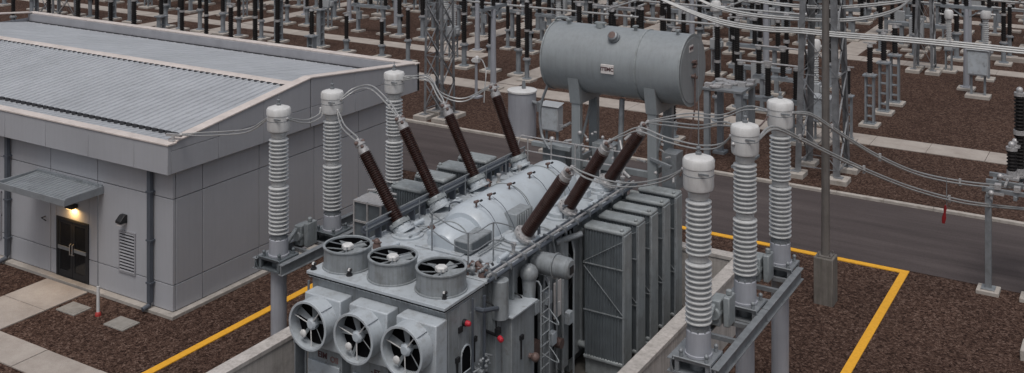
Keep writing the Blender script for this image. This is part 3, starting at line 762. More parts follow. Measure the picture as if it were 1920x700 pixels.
for i in range(40):
    right = i % 2
    v = rnd.uniform(22.6, 31.0); u = rnd.uniform(U1-.85, U1-.15) if right else rnd.uniform(U0+.4, U0+1.35)
    p = Vector((u, v, TH+.001)); m = tb(); k = i % 5
    if k == 0: m.lathe([(.09,0),(.09,.04),(.05,.05),(.05,.22),(.08,.23),(.08,.3),(.0001,.31)], p, (0,0,1), 12)
    elif k == 1: m.box(p.x-.1, p.x+.1, p.y-.14, p.y+.14, p.z, p.z+.2); m.cyl(p+Vector((0,0,.2)), p+Vector((0,0,.27)), .05, seg=10)
    elif k == 2: m.tube(spline([p, p+Vector((0,0,.35)), p+Vector((.1,.15,.42)), p+Vector((.15,.35,.3)), p+Vector((.15,.4,0))], 5), .025, 6)
    elif k == 3: m.cyl(p, p+Vector((0,0,.12)), .12, .1, 14); m.ball(p+Vector((0,0,.17)), .09); m.cyl(p+Vector((-.15,0,.17)), p+Vector((.15,0,.17)), .03, seg=8)
    else: m.cyl(p+Vector((0,0,.1)), p+Vector((0,.45,.1)), .07, seg=12); m.cyl(p+Vector((0,.05,0)), p+Vector((0,.05,.1)), .05, seg=8); m.cyl(p+Vector((0,.4,0)), p+Vector((0,.4,.1)), .05, seg=8)
    m.build(('oil_valve','junction_box','vent_pipe','relief_valve','oil_pipe')[k], ('clamp','tx_top','pipe_dark','bronze','tx_dome')[k], TX, bevel=.004)
# dome guard rail
m = tb(); q = [G(810,470,TH), G(878,512,TH), G(925,490,TH)]
for p in q: m.cyl(p, p+Vector((0,0,1.02)), .022, seg=8)
for h in (1.0, .55):
    m.tube(spline([q[0]+Vector((-.6,.9,h-.1)), q[0]+Vector((0,0,h)), q[1]+Vector((0,0,h)), q[2]+Vector((0,0,h)), q[2]+Vector((.25,.6,h-.25))], 6), .016, 6)
m.build('guard_rail', 'galv', TX)
m = tb()
for u in (-18.1, -17.2, -16.3, -15.4, -14.6): m.cyl((u, V1-.25, TH), (u, V1-.25, TH+1.05), .024, seg=8)
for h in (1.03, .55): m.tube([(-18.2, V1-.25, TH+h), (-14.5, V1-.25, TH+h)], .022, 8)
m.tube(spline([(-18.2, V1-.25, TH+1.03), (-18.35, V1-.3, TH+1.0), (-18.4, V1-.5, TH+.5), (-18.3, V1-.9, TH+.1)], 5), .022, 6)
m.build('guard_rail', 'clamp', TX)
# small hydraulics at the front right corner of the cover
m = tb(); rnd = random.Random(8)
for k in range(20):
    a = Vector((rnd.uniform(U1-.75, U1-.1), rnd.uniform(HV+.1, HV+.75), TH+rnd.uniform(.02,.22)))
    if k % 3 == 0: m.ball(a, rnd.uniform(.05,.09))
    else: m.cyl(a, a+Vector((rnd.uniform(-.25,.25), rnd.uniform(-.25,.25), rnd.uniform(-.02,.14))), rnd.uniform(.025,.05), seg=8)
m.build('valve_manifold', 'galv', TX)
m = tb()
for k in range(6): a = Vector((rnd.uniform(U1-.7, U1-.1), rnd.uniform(HV+.1, HV+.7), TH+.2)); m.ball(a, .06); m.cyl(a-Vector((0,0,.2)), a, .03, seg=8)
m.build('valve_wheel', 'bronze', TX)
# ---- side equipment between housing and radiators
sx = U1-.2
m = tb(); m.box(sx, sx+.55, 23.05, 24.2, .6, 3.42); sb = m.build('side_cabinet', 'tx', TX, bevel=.02)
m = tb(); m.box(sx-.02, sx+.62, 22.98, 24.27, 3.421, 3.47); m.build('cabinet_cover', 'tx_top', sb, bevel=.008)
m = tb(); m.box(sx, sx+.25, 22.75, 23.03, .6, TH-.1); m.cyl((sx+.3, 22.9, 3.43), (sx+.3, 22.9, TH-.1), .22, seg=18); m.box(sx, sx+.2, 26.3, 26.75, .6, 4.2); m.box(sx, sx+.22, 25.3, 25.75, .6, 3.95); m.build('side_stiffener', 'tx', TX, bevel=.015)
m = tb(); m.cyl((sx+.1, 25.0, 4.12), (sx+.75, 25.0, 4.12), .27, .3, 22); m.cyl((sx+.75, 25.0, 4.12), (sx+.78, 25.0, 4.12), .34, seg=22); m.cyl((sx+.78, 25.0, 4.12), (sx+1.15, 25.0, 4.12), .29, .28, 22); m.cyl((sx+1.15, 25, 4.12), (sx+1.22, 25, 4.12), .28, .22, 22)
mo = m.build('oil_pump', 'tx', TX, bevel=.01)
m = tb(); m.cbox((sx+1.23, 25.0, 4.1), .02, .2, .2); m.build('pump_plate', 'black', mo)
m = tb(); m.cyl((sx+.3, 24.35, 4.0), (sx+.3, 24.35, 3.0), .2, .14, 16); m.ball((sx+.3, 24.35, 4.05), .25); m.cyl((sx+.05, 26.2, 4.2), (sx+.3, 27.3, 4.15), .09, seg=12); m.build('oil_pipe', 'tx', TX)
m = tb()
for v in (24.42, 24.86): m.tube([(sx+.62, v, .15), (sx+.62, v, 3.75), (sx+.55, v, 3.85), (sx+.25, v, 3.88)], .024, 8)
h = .4
while h < 3.75: m.cyl((sx+.62, 24.42, h), (sx+.62, 24.86, h), .017, seg=6); h += .29
m.build('ladder', 'tx', TX)
m = tb()
for h in (2.0, 3.0):
    m.tube([(sx+.62+.3*math.sin(math.pi*k/8)*1.2, 24.86-.44*k/8+.1*math.sin(math.pi*k/8), h-.3*math.sin(math.pi*k/8)) for k in range(9)], .016, 6)
m.tube([(sx+.62, 24.86, 2.3), (sx+.35, 25.3, 2.35), (sx+.2, 25.6, 2.3)], .02, 6)
m.build('ladder_hoop', 'tx', TX)
m = tb(); m.cbox((sx+.25, 26.0, 2.75), .03, .42, 1.0); pl = m.build('instruction_plate', 'plate', TX, bevel=.01)
m = tb(); m.cbox((sx+.27, 26.05, 2.55), .02, .14, .22); m.build('plate_window', 'cap', pl)
m = tb(); m.box(sx+.05, sx+.3, 24.55, 24.95, 1.6, 2.05); m.cyl((sx+.05, 23.95, 2.1), (sx+.72, 23.95, 2.1), .07, seg=10); m.ball((sx+.72, 23.95, 2.1), .12); m.cyl((sx+.2, 25.9, 1.6), (sx+.45, 25.9, 1.6), .14, seg=14); m.build('oil_valve', 'bronze', TX)
m = tb(); m.box(sx, sx+.03, 26.75, 27.35, .55, TH-.12); m.box(sx, sx+.03, 24.25, 25.28, .7, 3.9); m.build('painted_shadow_sheet', 'void', TX)  # flat black sheets on the tank side, painted in for deep shade
m = tb()
for v, r in ((25.15, .035), (25.9, .03), (26.25, .045), (26.9, .03)): m.tube([(sx+.28, v, .3), (sx+.28, v, 3.3), (sx+.24, v+.12, 3.7), (sx+.1, v+.12, 4.3)], r, 8)
m.build('riser_pipe', 'tx', TX)
m = tb()
for v, z in ((25.3, 2.9), (25.55, 1.7), (26.55, 3.3), (26.5, 1.9), (24.6, 2.9)): m.box(sx+.251, sx+.42, v-.12, v+.12, z, z+.34)
m.build('terminal_box', 'tx_top', TX, bevel=.015)
m = tb()
for v, z in ((22.6, 3.9), (22.62, 2.1), (24.0, 3.6), (25.3, 3.55), (26.7, 3.8), (25.7, 2.4)):
    m.tube(spline([(sx+.02, v, z), (sx+.22, v+.08, z-.1), (sx+.26, v+.16, z-.5), (sx+.2, v+.2, z-.9), (sx+.05, v+.22, z-1.3)], 5), .022, 6)
m.build('hanging_cable', 'black', TX)
m = tb()
for v, z in ((21.15, 3.0), (21.9, 3.2), (22.15, 1.5), (23.5, 2.7), (23.9, 1.3)):
    a = xs_+.0225 if v < 22.3 else sx+.551
    m.box(a, a+.06, v-.07, v+.07, z, z+.12); m.box(a, a+.03, v-.02, v+.02, z-.5, z-.001)
m.build('small_fitting', 'black', TX)
m = tb()
for v in (24.15, 26.1, 28.9): m.tube([(U1-.1, v, TH+.05), (U1-.5, v+.1, TH+.07), (DU+1.1, v+.05, TH+.09)], .022, 6); m.tube([(U0+.5, v+.3, TH+.06), (DU-1.05, v+.4, TH+.09)], .02, 6)
m.tube([(DU+1.15, 23.6, TH+.1), (DU+1.15, 30.3, TH+.1)], .03, 8); m.tube([(DU-1.12, 23.6, TH+.1), (DU-1.12, 30.3, TH+.1)], .024, 8)
m.build('cover_pipe', 'tx', TX)
# ---- radiators
def radiator(name, u0, u1, v0, t, z0, z1, hs):
    m = tb(); m.box(u0+.05, u1-.06, v0+.045, v0+t-.045, z0+.12, z1-.14)
    n = int((u1-u0-.16)/.085)
    for k in range(n):
        a = u0+.06+k*(u1-u0-.16)/n; m.box(a, a+.03, v0+.015, v0+t-.015, z0+.10, z1-.13)
    r = m.build(name, 'rad_core', TX)
    m = tb(); m.box(u0, u1, v0, v0+t, z1-.14, z1); m.build('top_header', 'rad', r, bevel=.055)
    m = tb(); m.box(u0, u1, v0, v0+t, z0, z0+.12); m.build('bottom_header', 'rad', r, bevel=.04)
    m = tb(); a, b = (u1-.055, u1) if hs > 0 else (u0, u0+.055)
    m.box(a, b+.012*hs if hs > 0 else b, v0+.01, v0+t-.01, z0+.1, z1-.11); m.build('side_plate', 'rad', r, bevel=.03)
    m = tb(); m.box(u1-.05 if hs > 0 else u0, u1+.0 if hs > 0 else u0+.05, v0+.0, v0+.019, z0+.1, z1-.12)
    for z in (z0+.37*(z1-z0), z0+.72*(z1-z0)): m.bar((u0+.02, v0+.0, z), (u1-.02, v0+.0, z), .018, .03)
    m.bar((u0+.03, v0-.004, z0+.70*(z1-z0)), (u1-.04, v0-.004, z0+.39*(z1-z0)), .016, .02); m.bar((u0+.03, v0-.004, z0+.73*(z1-z0)), (u1-.04, v0-.004, z0+.93*(z1-z0)), .014, .016)
    m.build('brace', 'tx', r)
    m = tb(); uu = (u0 if hs > 0 else u1)
    for z in (z0+.25, z1-.3): m.cyl((uu+.1*hs, v0+t/2, z), (uu-.35*hs, v0+t/2, z), .1, seg=12)
    m.ball((u1-.1 if hs > 0 else u0+.1, v0+.08, z1+.02), .06); m.cyl((u1-.03, v0+t-.1, z0+.02), (u1-.03, v0+t-.1, z0-.1), .05, seg=8)
    m.build('oil_pipe', 'rad', r)
for k in range(5): radiator('radiator', -14.24, -12.93, 27.5+k*.95, .55, .5, 4.36, 1)
for k in range(4): radiator('radiator', -20.15, -19.0, 26.1+k*1.22, .72, 1.6, 4.92-.02*k, -1)
m = tb()
for v in (27.6, 29.3, 31.4): m.box(-14.2, -13.0, v, v+.15, .05, .49)
m.box(-19.9, -18.7, 26.2, 30.5, 1.45, 1.59); m.build('radiator_bracket', 'rad', TX)
# louvred marshalling cage at the far front corner
m = tb(); cu0, cu1, cv0, cv1, cz0, cz1 = -20.5, -19.45, 24.75, 25.5, 3.55, 4.78
m.box(cu0+.04, cu1-.04, cv0+.04, cv1-.04, cz0+.04, cz1-.04); m.box(cu1-.04, U0+.2, cv0+.2, cv0+.4, cz0+.1, cz0+.3); m.box(cu0+.2, cu1-.2, cv0+.1, cv1-.1, 1.2, cz0+.04); cg = m.build('marshalling_cabinet', 'rad_core', TX)
m = tb()
for u in (cu0, (cu0+cu1)/2-.02, cu1-.05): m.box(u, u+.05, cv0-.01, cv0+.039, cz0, cz1)
for z in (cz0, (cz0+cz1)/2-.02, cz1-.05): m.box(cu0+.051, cu1-.051, cv0-.012, cv0+.037, z, z+.05)
m.box(cu0, cu1, cv0+.04, cv1, cz1-.039, cz1); m.tube(spline([(cu0, cv1, cz0), (cu0-.05, cv1, cz1-.1), (cu0+.1, cv1, cz1+.1), (cu1, cv1, cz1+.12)], 5), .03, 6); m.build('cabinet_frame', 'clamp', cg)
# ------------------------------------------------------------------ conservator tank
CV = thing('conservator_tank', 'big horizontal grey cylinder tank raised on legs behind the transformer', 'tank', (-15.4, 32.6, .05))
co = CV.location
cA, cB, cH, cR = -17.9, -12.88, 8.04, 1.15
def cb(): return MB(co)
m = cb(); m.lathe([(.0001,-.12),(cR*.5,-.1),(cR*.9,-.03),(cR,.02),(cR,cB-cA-.02),(cR-.03,cB-cA)], (cA, 32.6, cH), (1,0,0), 64, True); sh = m.build('shell', 'cons', CV, angle=30)
m = cb(); m.lathe([(cR+.035,0),(cR+.035,.05),(cR-.01,.055)], (cA-.01, 32.6, cH), (1,0,0), 64, False); m.lathe([(cR,0),(cR+.022,.0),(cR+.022,.06),(cR,.06)], (-14.45, 32.6, cH), (1,0,0), 64, False); m.lathe([(cR-.005,0),(cR+.02,.0),(cR+.02,.05),(cR-.08,.05)], (cB-.05, 32.6, cH), (1,0,0), 64, False); m.build('rim_band', 'rad', sh)
m = cb(); m.cyl((cB+.001, 32.6, cH), (cB+.012, 32.6, cH), cR-.09, seg=56); e = m.build('end_cover', 'cons', CV)
m = cb(); p = Vector((cB+.013, 32.45, cH+.72)); m.cbox(p, .015, .34, .22); lp = m.build('end_plate', 'plate', e)
text('lettering', 'WW', p+Vector((.012,0,0)), (R(90),0,R(90)), .15, 'ink', e)
m = cb()
for dy, dz in ((0,.12), (-.1,-.18), (.12,-.25), (.1,0.2)): m.cyl((cB+.01, 32.6+dy, cH+dz), (cB+.12, 32.6+dy, cH+dz), .06, .05, 10)
m.tube([(cB+.09, 32.6, cH-.1), (cB+.09, 32.58, cH-1.2), (cB-.02, 32.5, cH-2.1), (cB-.3, 32.3, cH-3.4)], .03, 8); m.cbox((cB+.06, 32.62, cH+.28), .1, .26, .06); m.build('level_gauge', 'bronze', e)
m = cb(); an = R(52); p = Vector((PV(1155,65,32.0).x, 32.6-cR*math.cos(an), cH+cR*math.sin(an))); d = Vector((0,-math.cos(an)*.9,math.sin(an)*.5)).normalized()
m.lathe([(.2,-.03),(.2,.1),(.17,.12),(.17,.22),(.12,.25),(.0001,.25)], p, d, 18); m.build('oil_gauge', 'galv', CV, bevel=.01)
m = cb(); m.lathe([(.12,0),(.12,.015),(.0001,.02)], p+d*.245, d, 16); m.build('gauge_face', 'bronze', CV)
m = cb()
for u, w in ((-16.1, .3), (-17.3, .12), (-14.8, .12), (-13.3, .1)): m.cyl((u, 32.4, cH+cR-.03), (u, 32.4, cH+cR+.12), w*.5, seg=12); m.box(u-w*.6, u+w*.6, 32.3, 32.5, cH+cR+.1, cH+cR+.15)
m.tube(spline([(cA-.02, 32.5, cH+1.1), (cA+.1, 32.5, cH+1.3), (cA+.5, 32.5, cH+1.3), (cA+.6, 32.5, cH+1.13)], 5), .04, 8); m.build('lifting_lug', 'rad', CV)
a_ = R(2); y0 = 32.6-cR; npl = Vector((PV(1139,130,y0).x, y0-.02, PV(1139,130,y0).z))
m = cb(); m.cbox(npl, .46, .05, .30); np_ = m.build('name_plate', 'plate', CV, bevel=.008)
text('lettering', 'ITEMC', npl+Vector((0,-.028,0)), (R(90),0,0), .165, 'ink', np_)
for u in (-16.72, -13.95):
    m = cb()
    for dy in (-.72, .55): m.box(u-.16, u+.16, 32.6+dy-.1, 32.6+dy+.1, .0, cH-cR*.55)
    m.box(u-.05, u+.05, 31.99, 33.04, 2.5, 2.7); m.box(u-.05, u+.05, 31.99, 33.04, 4.6, 4.8)
    m.bar((u, 31.9, 4.8), (u, 33.1, 6.7), .08, .08); m.bar((u+.02, 33.1, 2.7), (u+.02, 31.9, 4.6), .08, .08)
    lg = m.build('support_leg', 'cons', CV, bevel=.012)
    m = cb(); pts = [(u-.2, 32.6+math.sin(t)*(cR+.012), cH-math.cos(t)*(cR+.012)) for t in [R(-64+128*k/16) for k in range(17)]]
    pts += [(u-.2, 33.45, cH-cR-.25), (u-.2, 31.75, cH-cR-.25)]
    m.prism(pts, (.4, 0, 0)); m.build('saddle', 'cons', lg, bevel=.01)
m = cb(); m.box(-16.55, -14.12, 31.95, 32.1, 4.5, 4.7); m.box(-16.55, -14.12, 31.95, 32.1, 2.3, 2.5); m.bar((-16.6, 32.02, 4.5), (-14.1, 32.02, 2.5), .08, .06); m.box(-18.4, -16.9, 31.7, 31.9, 5.0, 5.14); m.build('cross_beam', 'cons', CV, bevel=.01)
m = cb(); m.box(-18.1, -17.2, 31.95, 32.5, 2.5, 5.0); m.box(-16.3, -15.5, 32.15, 32.7, 3.2, 5.3); m.build('control_box', 'tx', CV, bevel=.02)
m = cb(); m.box(-13.7, -13.2, 32.0, 32.6, 4.2, 5.4); m.cyl((-15.2, 32.2, 6.9), (-15.2, 32.0, 4.6), .09, seg=12); m.cyl((-15.2, 32.0, 4.6), (-15.4, 31.2, 4.55), .09, seg=12); m.tube(spline([(-17.9, 32.2, 7.3), (-18.2, 32.0, 6.3), (-18.1, 31.9, 5.4), (-17.6, 31.6, 5.0)], 5), .05, 8); m.bar((-14.0, 31.8, 5.2), (-13.2, 31.6, 5.1), .1, .1); m.build('breather_pipe', 'galv', CV, bevel=.008)
m = cb(); rnd = random.Random(3)
for k in range(34):
    a = Vector((rnd.uniform(-17.6, -13.2), rnd.uniform(31.5, 32.4), rnd.uniform(4.7, 5.7)))
    if k % 3 == 0: m.ball(a, rnd.uniform(.05,.1))
    else: m.cyl(a, a+Vector((rnd.uniform(-.4,.4), rnd.uniform(-.2,.2), rnd.uniform(-.25,.25))), rnd.uniform(.025,.05), seg=8)
m.build('pipe_fittings', 'clamp', CV)
# ------------------------------------------------------------------ white post insulators beside the transformer
def post_insulator_column(label, u, v, z_top, z_i1, z_i0, z_p, spike, group):
    t = thing('insulator_column', label, 'insulator', (u, v, 0), group); o = t.location
    MB(o).box(u-.55, u+.55, v-.55, v+.55, -.3, .16).build('footing', 'concrete', t, bevel=.02)
    m = MB(o); m.cyl((u, v, .16), (u, v, z_p-.36), .235, seg=28); m.cyl((u, v, .16), (u, v, .2), .38, seg=24); m.cyl((u, v, z_p-.42), (u, v, z_p-.362), .33, seg=24); m.build('column', 'tankgrey', t)
    m = MB(o)
    for z in (z_p-.36, z_p-.06): m.box(u-.42, u+.42, v-.42, v+.42, z, z+.055)
    for a in (-1, 1):
        for b in (-1, 1): m.box(u+a*.36-.05, u+a*.36+.05, v+b*.36-.05, v+b*.36+.05, z_p-.304, z_p-.061); m.cyl((u+a*.3, v+b*.3, z_p-.004), (u+a*.3, v+b*.3, z_p+.1), .05, .04, 8); m.ball((u+a*.3, v+b*.3, z_p+.12), .055)
    m.cyl((u, v, z_p-.304), (u, v, z_p-.061), .2, seg=16)
    m.tube([(u+.44, v-.44, z_p-.3), (u+.47, v-.47, z_p-.15), (u+.44, v-.44, z_p+.02), (u-.44, v-.44, z_p+.03), (u-.47, v-.47, z_p-.15), (u-.44, v-.44, z_p-.3)], .022, 6)
    m.build('platform', 'rad_core' if u < -15 else 'galv', t, bevel=.008)
    m = MB(o); m.lathe([(.31,z_p),(.31,z_p+.05),(.285,z_p+.06),(.275,z_i0-.12),(.25,z_i0-.1)], (u,v,0), (0,0,1), 28); m.build('pedestal', 'tankgrey', t)
    m = MB(o); m.lathe([(.245,z_i0-.1),(.245,z_i0),(.21,z_i0+.03)], (u,v,0), (0,0,1), 28)
    for k in range(10): a = 2*math.pi*k/10; m.cyl((u+.25*math.cos(a), v+.25*math.sin(a), z_i0-.13), (u+.25*math.cos(a), v+.25*math.sin(a), z_i0-.04), .022, seg=6)
    m.build('base_flange', 'galv', t)
    zm = z_i0 + (z_i1-z_i0)*.5
    m = MB(o); m.lathe(sheds(.185, .3, z_i0+.03, zm-.07, .118), (u,v,0), (0,0,1), 32); m.lathe([(.225,zm-.07),(.225,zm+.07)], (u,v,0), (0,0,1), 28); m.lathe(sheds(.18, .29, zm+.07, z_i1-.2, .118), (u,v,0), (0,0,1), 32)
    m.lathe([(.21,z_i1-.2),(.24,z_i1-.16),(.24,z_i1-.02),(.3,z_i1)], (u,v,0), (0,0,1), 28); m.build('porcelain', 'porc', t, angle=50)
    m = MB(o); m.lathe([(.29,z_i1),(.33,z_i1+.03),(.345,z_i1+.1),(.345,z_top-.28),(.36,z_top-.27),(.36,z_top-.12),(.33,z_top-.07),(.22,z_top-.03),(.09,z_top)], (u,v,0), (0,0,1), 32); cp = m.build('cap', 'cap', t)
    m = MB(o); m.lathe([(.347,0),(.352,.01),(.347,.02)], (u,v,z_top-.44), (0,0,1), 32, False); m.box(u+.12, u+.36, v-.34, v-.30, z_top-.36, z_top-.32); m.build('cap_band', 'galv', cp)
    m = MB(o); m.lathe([(.07,0),(.07,.06),(.04,.07),(.04,.13),(.055,.14),(.055,.17),(.015,.19),(.012,.19+spike)], (u,v,z_top-.005), (0,0,1), 10); m.build('terminal', 'galv', t)
    return Vector((u, v, z_top))
LU, RU = -22.3, -8.82
LP = [post_insulator_column(l, LU, v, 7.63, 6.87, 3.8, 3.2, .12, 'white ribbed insulator columns along the transformer') for v, l in ((23.5, 'white ribbed insulator column nearest the building corner and entrance wall'), (25.9, 'white ribbed insulator column standing between two others beside the building side wall'), (29.1, 'white ribbed insulator column at the rear end of the building side wall'))]
RP = [post_insulator_column(l, RU, v, 8.43, 7.64, 4.62, 3.95, sp, 'white ribbed insulator columns along the transformer') for v, sp, l in ((22.69, 2.3, 'white ribbed insulator column in front of the radiators with long spike on cap'), (25.85, .05, 'white ribbed insulator column standing mid-row on the radiator side of the wall'), (28.76, .1, 'white ribbed insulator column of the radiator side row nearest the asphalt road'))]
def beam(label, u, vs, z, w):
    t = thing('support_beam', label, 'beam', (u, vs[0], z)); o = t.location
    for s in (-1, 1):
        m = MB(o); x = u+s*(w)
        for a, b in zip(vs, vs[1:]):
            m.box(x-.09, x+.09, a+.02, b-.02, z-.16, z-.13); m.box(x-.09, x+.09, a+.02, b-.02, z+.13, z+.16); m.box(x-.02, x+.02, a+.02, b-.02, z-.13, z+.13)
        m.build('girder', 'galv', t, bevel=.006)
    m = MB(o)
    for a, b in zip(vs, vs[1:]):
        for f in (.3, .55, .8): y = a+(b-a)*f; m.box(u-w+.021, u+w-.021, y-.05, y+.05, z-.1, z+.0)
    m.build('cross_member', 'galv', t)
    for a in vs[1:]:
        m = MB(o); y = a-.95
        m.box(u-.5, u-.22, y-.25, y+.25, z+.0, z+.62); m.cyl((u-.36, y-.32, z+.3), (u-.36, y+.34, z+.3), .16, seg=16); m.box(u-.16, u+.0, y-.2, y+.25, z+.002, z+.72); m.cyl((u-.08, y, z+.72), (u-.08, y, z+.86), .07, seg=10); m.bar((u-.36, y-.3, z+.55), (u-.36, y-.75, z+.2), .12, .1)
        m.build('drive_box', 'rad', t, bevel=.03)
    return t
beam('steel girder beam joining the insulator columns beside the building', LU, (23.0, 25.9, 29.1), 2.99, .52)
beam('steel girder beam with drive boxes joining the insulator columns beside the radiators', RU, (22.3, 25.85, 28.9), 3.72, .52)

# ------------------------------------------------------------------ conductors
def cond(label, paths, r=.023, n=9, gap=.11, name='conductor', spacers=0, matn='alu', num=2):
    o0 = Vector(paths[0][0]); t = thing(name, label, 'conductor', o0)
    m = MB(o0); sp = MB(o0); has = False
    for pts in paths:
        c = spline(pts, n)
        for i in range(num):
            off = (i-(num-1)/2)*gap
            cc = []
            for k, p in enumerate(c):
                d = c[min(k+1, len(c)-1)] - c[max(k-1, 0)]; s = Vector((0,0,1)).cross(d); s = s.normalized() if s.length > 1e-4 else Vector((1,0,0))
                f = min(1, 4*min(k, len(c)-1-k)/len(c)+.25)
                cc.append(p + s*off*.6*f + Vector((0,0,off*.8*f)))
            m.tube(cc, r, 6)
        for q in (c[0], c[-1]): sp.ball(q, .055); has = True
        for k in range(spacers):
            q = c[int(len(c)*(k+1)/(spacers+1))]; sp.cbox(q, .07, .07, gap+.12)
    m.build('cable', matn, t); sp.build('clamp', 'clamp', t)
    return t
V = Vector
capL = lambda i, s: LP[i] + V((.33*s, 0, -.36))
capR = lambda i, s: RP[i] + V((.33*s, -.1, -.36))
cond('sagging twin cable from roof corner bracket to first insulator column', [[ROOFTERM, PV(420,250,23.55), PV(470,243,23.5), capL(0,-1)]])
cond('short twin cable sagging between caps of two insulator columns by the building', [[capL(0,1), PV(575,228,24.6), PV(600,217,25.4), LP[1]+V((-.3,-.2,-.62))]])
cond('twin cable curving down from second building side column cap to nearest bushing', [[LP[1]+V((.3,-.1,-.62)), PV(643,236,25.2), PV(662,255,24.4), LT_[0]]])
cond('twin cable arching from building side column cap to second slanted bushing', [[LP[1]+V((.33,0,-.3)), PV(665,168,26.3), PV(695,164,26.2), PV(725,190,25.9), LT_[1]]])
cond('twin cable from rear building side column cap to third slanted bushing', [[LP[2]+V((.33,0,-.3)), PV(800,145,28.4), PV(822,178,28.0), LT_[2]]])
cond('long twin cable sagging from rear building column to farthest slanted bushing', [[LP[2]+V((.33,.1,-.2)), PV(800,148,29.3), PV(830,178,29.8), PV(872,187,30.2), LT_[3]]])
cond('twin cable sagging from nearest radiator side bushing to spiked insulator column', [[RT_[0], PV(1100,330,24.7), PV(1150,345,24.2), PV(1200,346,23.6), PV(1250,335,23.1), capR(0,-1)]])
cond('twin cable sagging from middle radiator side bushing to middle column cap', [[RT_[1], PV(1170,252,27.3), PV(1200,243,27.2), PV(1250,262,26.9), PV(1310,276,26.5), PV(1350,273,26.2), capR(1,-1)]])
cond('twin cable from rear radiator side bushing along to middle column cap top', [[RT_[2], PV(1250,232,29.2), PV(1310,238,27.8), PV(1350,232,26.8), RP[1]+V((-.3,.1,-.15))]])
cond('twin cable rising behind spiked column to radiator side column nearest road', [[PV(1215,228,30.4), PV(1290,216,30), PV(1350,219,29.6), PV(1400,203,29.2), capR(2,-1)]])
cond('short rust brown link cable between caps of two radiator side columns', [[RP[1]+V((-.2,-.3,-.5)), PV(1405,245,26.4), PV(1425,236,27.2), RP[2]+V((-.3,-.1,-.5))]], matn='bronze', num=1, r=.025)
FRX, FRY, FRZ = -4.95, 39.75, 3.55
ENDA, ENDB = V((FRX+.3, FRY+.6, FRZ+.3)), V((FRX+.1, FRY-.1, FRZ-.12))
cond('long upper twin cable sagging from column nearest road to steel frame across asphalt', [[RP[2]+V((.33,0,-.35)), W(1520,215,30.5), W(1560,240,31.4), W(1600,266,32.3), W(1650,295,33.2), W(1720,325,34.6), W(1800,342,35.8), W(1880,350,37.2), W(2010,356,39.5)]], r=.029, spacers=3)
cond('long lower twin cable sagging from middle radiator side column to steel frame', [[RP[1]+V((.3,.1,-.4)), W(1450,240,27.6), W(1500,260,29), W(1550,285,30.2), W(1620,318,31.8), W(1700,350,33.5), W(1780,373,35), W(1850,385,36.4), W(1990,398,38.6)]], r=.029, spacers=3)
tg = W(1775, 371, 34.9)
t = thing('hanging_tag', 'red warning tag hanging on thin rod from the lower twin cable over the road', 'tag', tg); m = MB(tg)
m.cyl(tg+V((0,0,.65)), tg-V((0,0,.35)), .012, seg=6); m.build('rod', 'galv', t)
m = MB(tg); m.lathe([(.03,0),(.05,-.1),(.035,-.25),(.07,-.42),(.05,-.6),(.0001,-.62)], tg-V((.03,0,.25)), (.12,0,1), 10); m.build('tag_body', 'tag', t)
cond('low thick bundle of three tubes crossing the lattice tower and running past the road', [[PV(x, y, 49.0) for x, y in ((1225,-8),(1300,24),(1360,43),(1430,54),(1500,58),(1570,65),(1700,75),(1820,86),(1920,96),(2150,118),(3300,215))]], r=.045, num=3, gap=.105, spacers=2)
cond('middle sagging overhead cable pair passing the lattice tower and curving upwards', [[PV(x, y, 49.6) for x, y in ((1300,-6),(1345,14),(1410,28),(1500,36),(1580,38),(1640,31),(1685,16),(1714,-8))]], r=.045, num=2, gap=.11, spacers=1)
cond('topmost overhead cable pair passing the lattice tower', [[PV(x, y, 50.4) for x, y in ((1370,-8),(1430,4),(1500,12),(1570,14),(1650,8),(1700,1),(1720,-8))]], r=.042, num=2, gap=.11, spacers=1)
# ------------------------------------------------------------------ pole on pier
p = G(1548, 566)
t = thing('steel_pole', 'tall weathered steel pole bolted on a square stained concrete pier in gravel', 'pole', p)
MB(p).box(p.x-.32, p.x+.32, p.y-.32, p.y+.32, -.2, 1.55).build('pier', 'pier', t, bevel=.03)
m = MB(p); m.box(p.x-.24, p.x+.24, p.y-.24, p.y+.24, 1.552, 1.59); m.cyl((p.x,p.y,1.59), (p.x,p.y,12.5), .145, .11, 20)
for a in (-1,1):
    for b in (-1,1): m.cyl((p.x+a*.19,p.y+b*.19,1.59), (p.x+a*.19,p.y+b*.19,1.68), .025, seg=6)
m.build('pole', 'pole', t)
# ------------------------------------------------------------------ lattice towers
def lattice(label, u, v, half, top, bay, taper=.35, leg=.13):
    t = thing('lattice_tower', label, 'tower', (u, v, 0)); o = t.location
    def w(z): return half*(1-taper*z/top)
    cs = ((-1,-1),(1,-1),(1,1),(-1,1))
    for a, b in cs:
        m = MB(o); h = half
        m.box(u+a*h-.45, u+a*h+.45, v+b*h-.45, v+b*h+.45, -.2, .22); m.build('footing', 'concrete', t, bevel=.03)
        m = MB(o); p0 = V((u+a*half, v+b*half, .22)); p1 = V((u+a*w(top), v+b*w(top), top))
        m.bar(p0+V((-a*leg*.4,0,0)), p1+V((-a*leg*.4,0,0)), leg, .022); m.bar(p0+V((0,-b*leg*.4,0)), p1+V((0,-b*leg*.4,0)), .022, leg)
        m.box(p0.x-.2, p0.x+.2, p0.y-.2, p0.y+.2, .2, .24)
        m.build('leg', 'lattice', t)
    m = MB(o); z = .5; k = 0
    while z < top-.2:
        z2 = min(z+bay, top)
        for i in range(4):
            a, b = cs[i], cs[(i+1) % 4]
            q = lambda c, zz: V((u+c[0]*w(zz), v+c[1]*w(zz), zz))
            m.bar(q(a, z), q(b, z2), .075, .018); m.bar(q(b, z), q(a, z2), .075, .018)
            if k % 2 == 0: m.bar(q(a, z), q(b, z), .07, .018)
        z = z2; k += 1
    m.build('bracing', 'lattice', t); return t
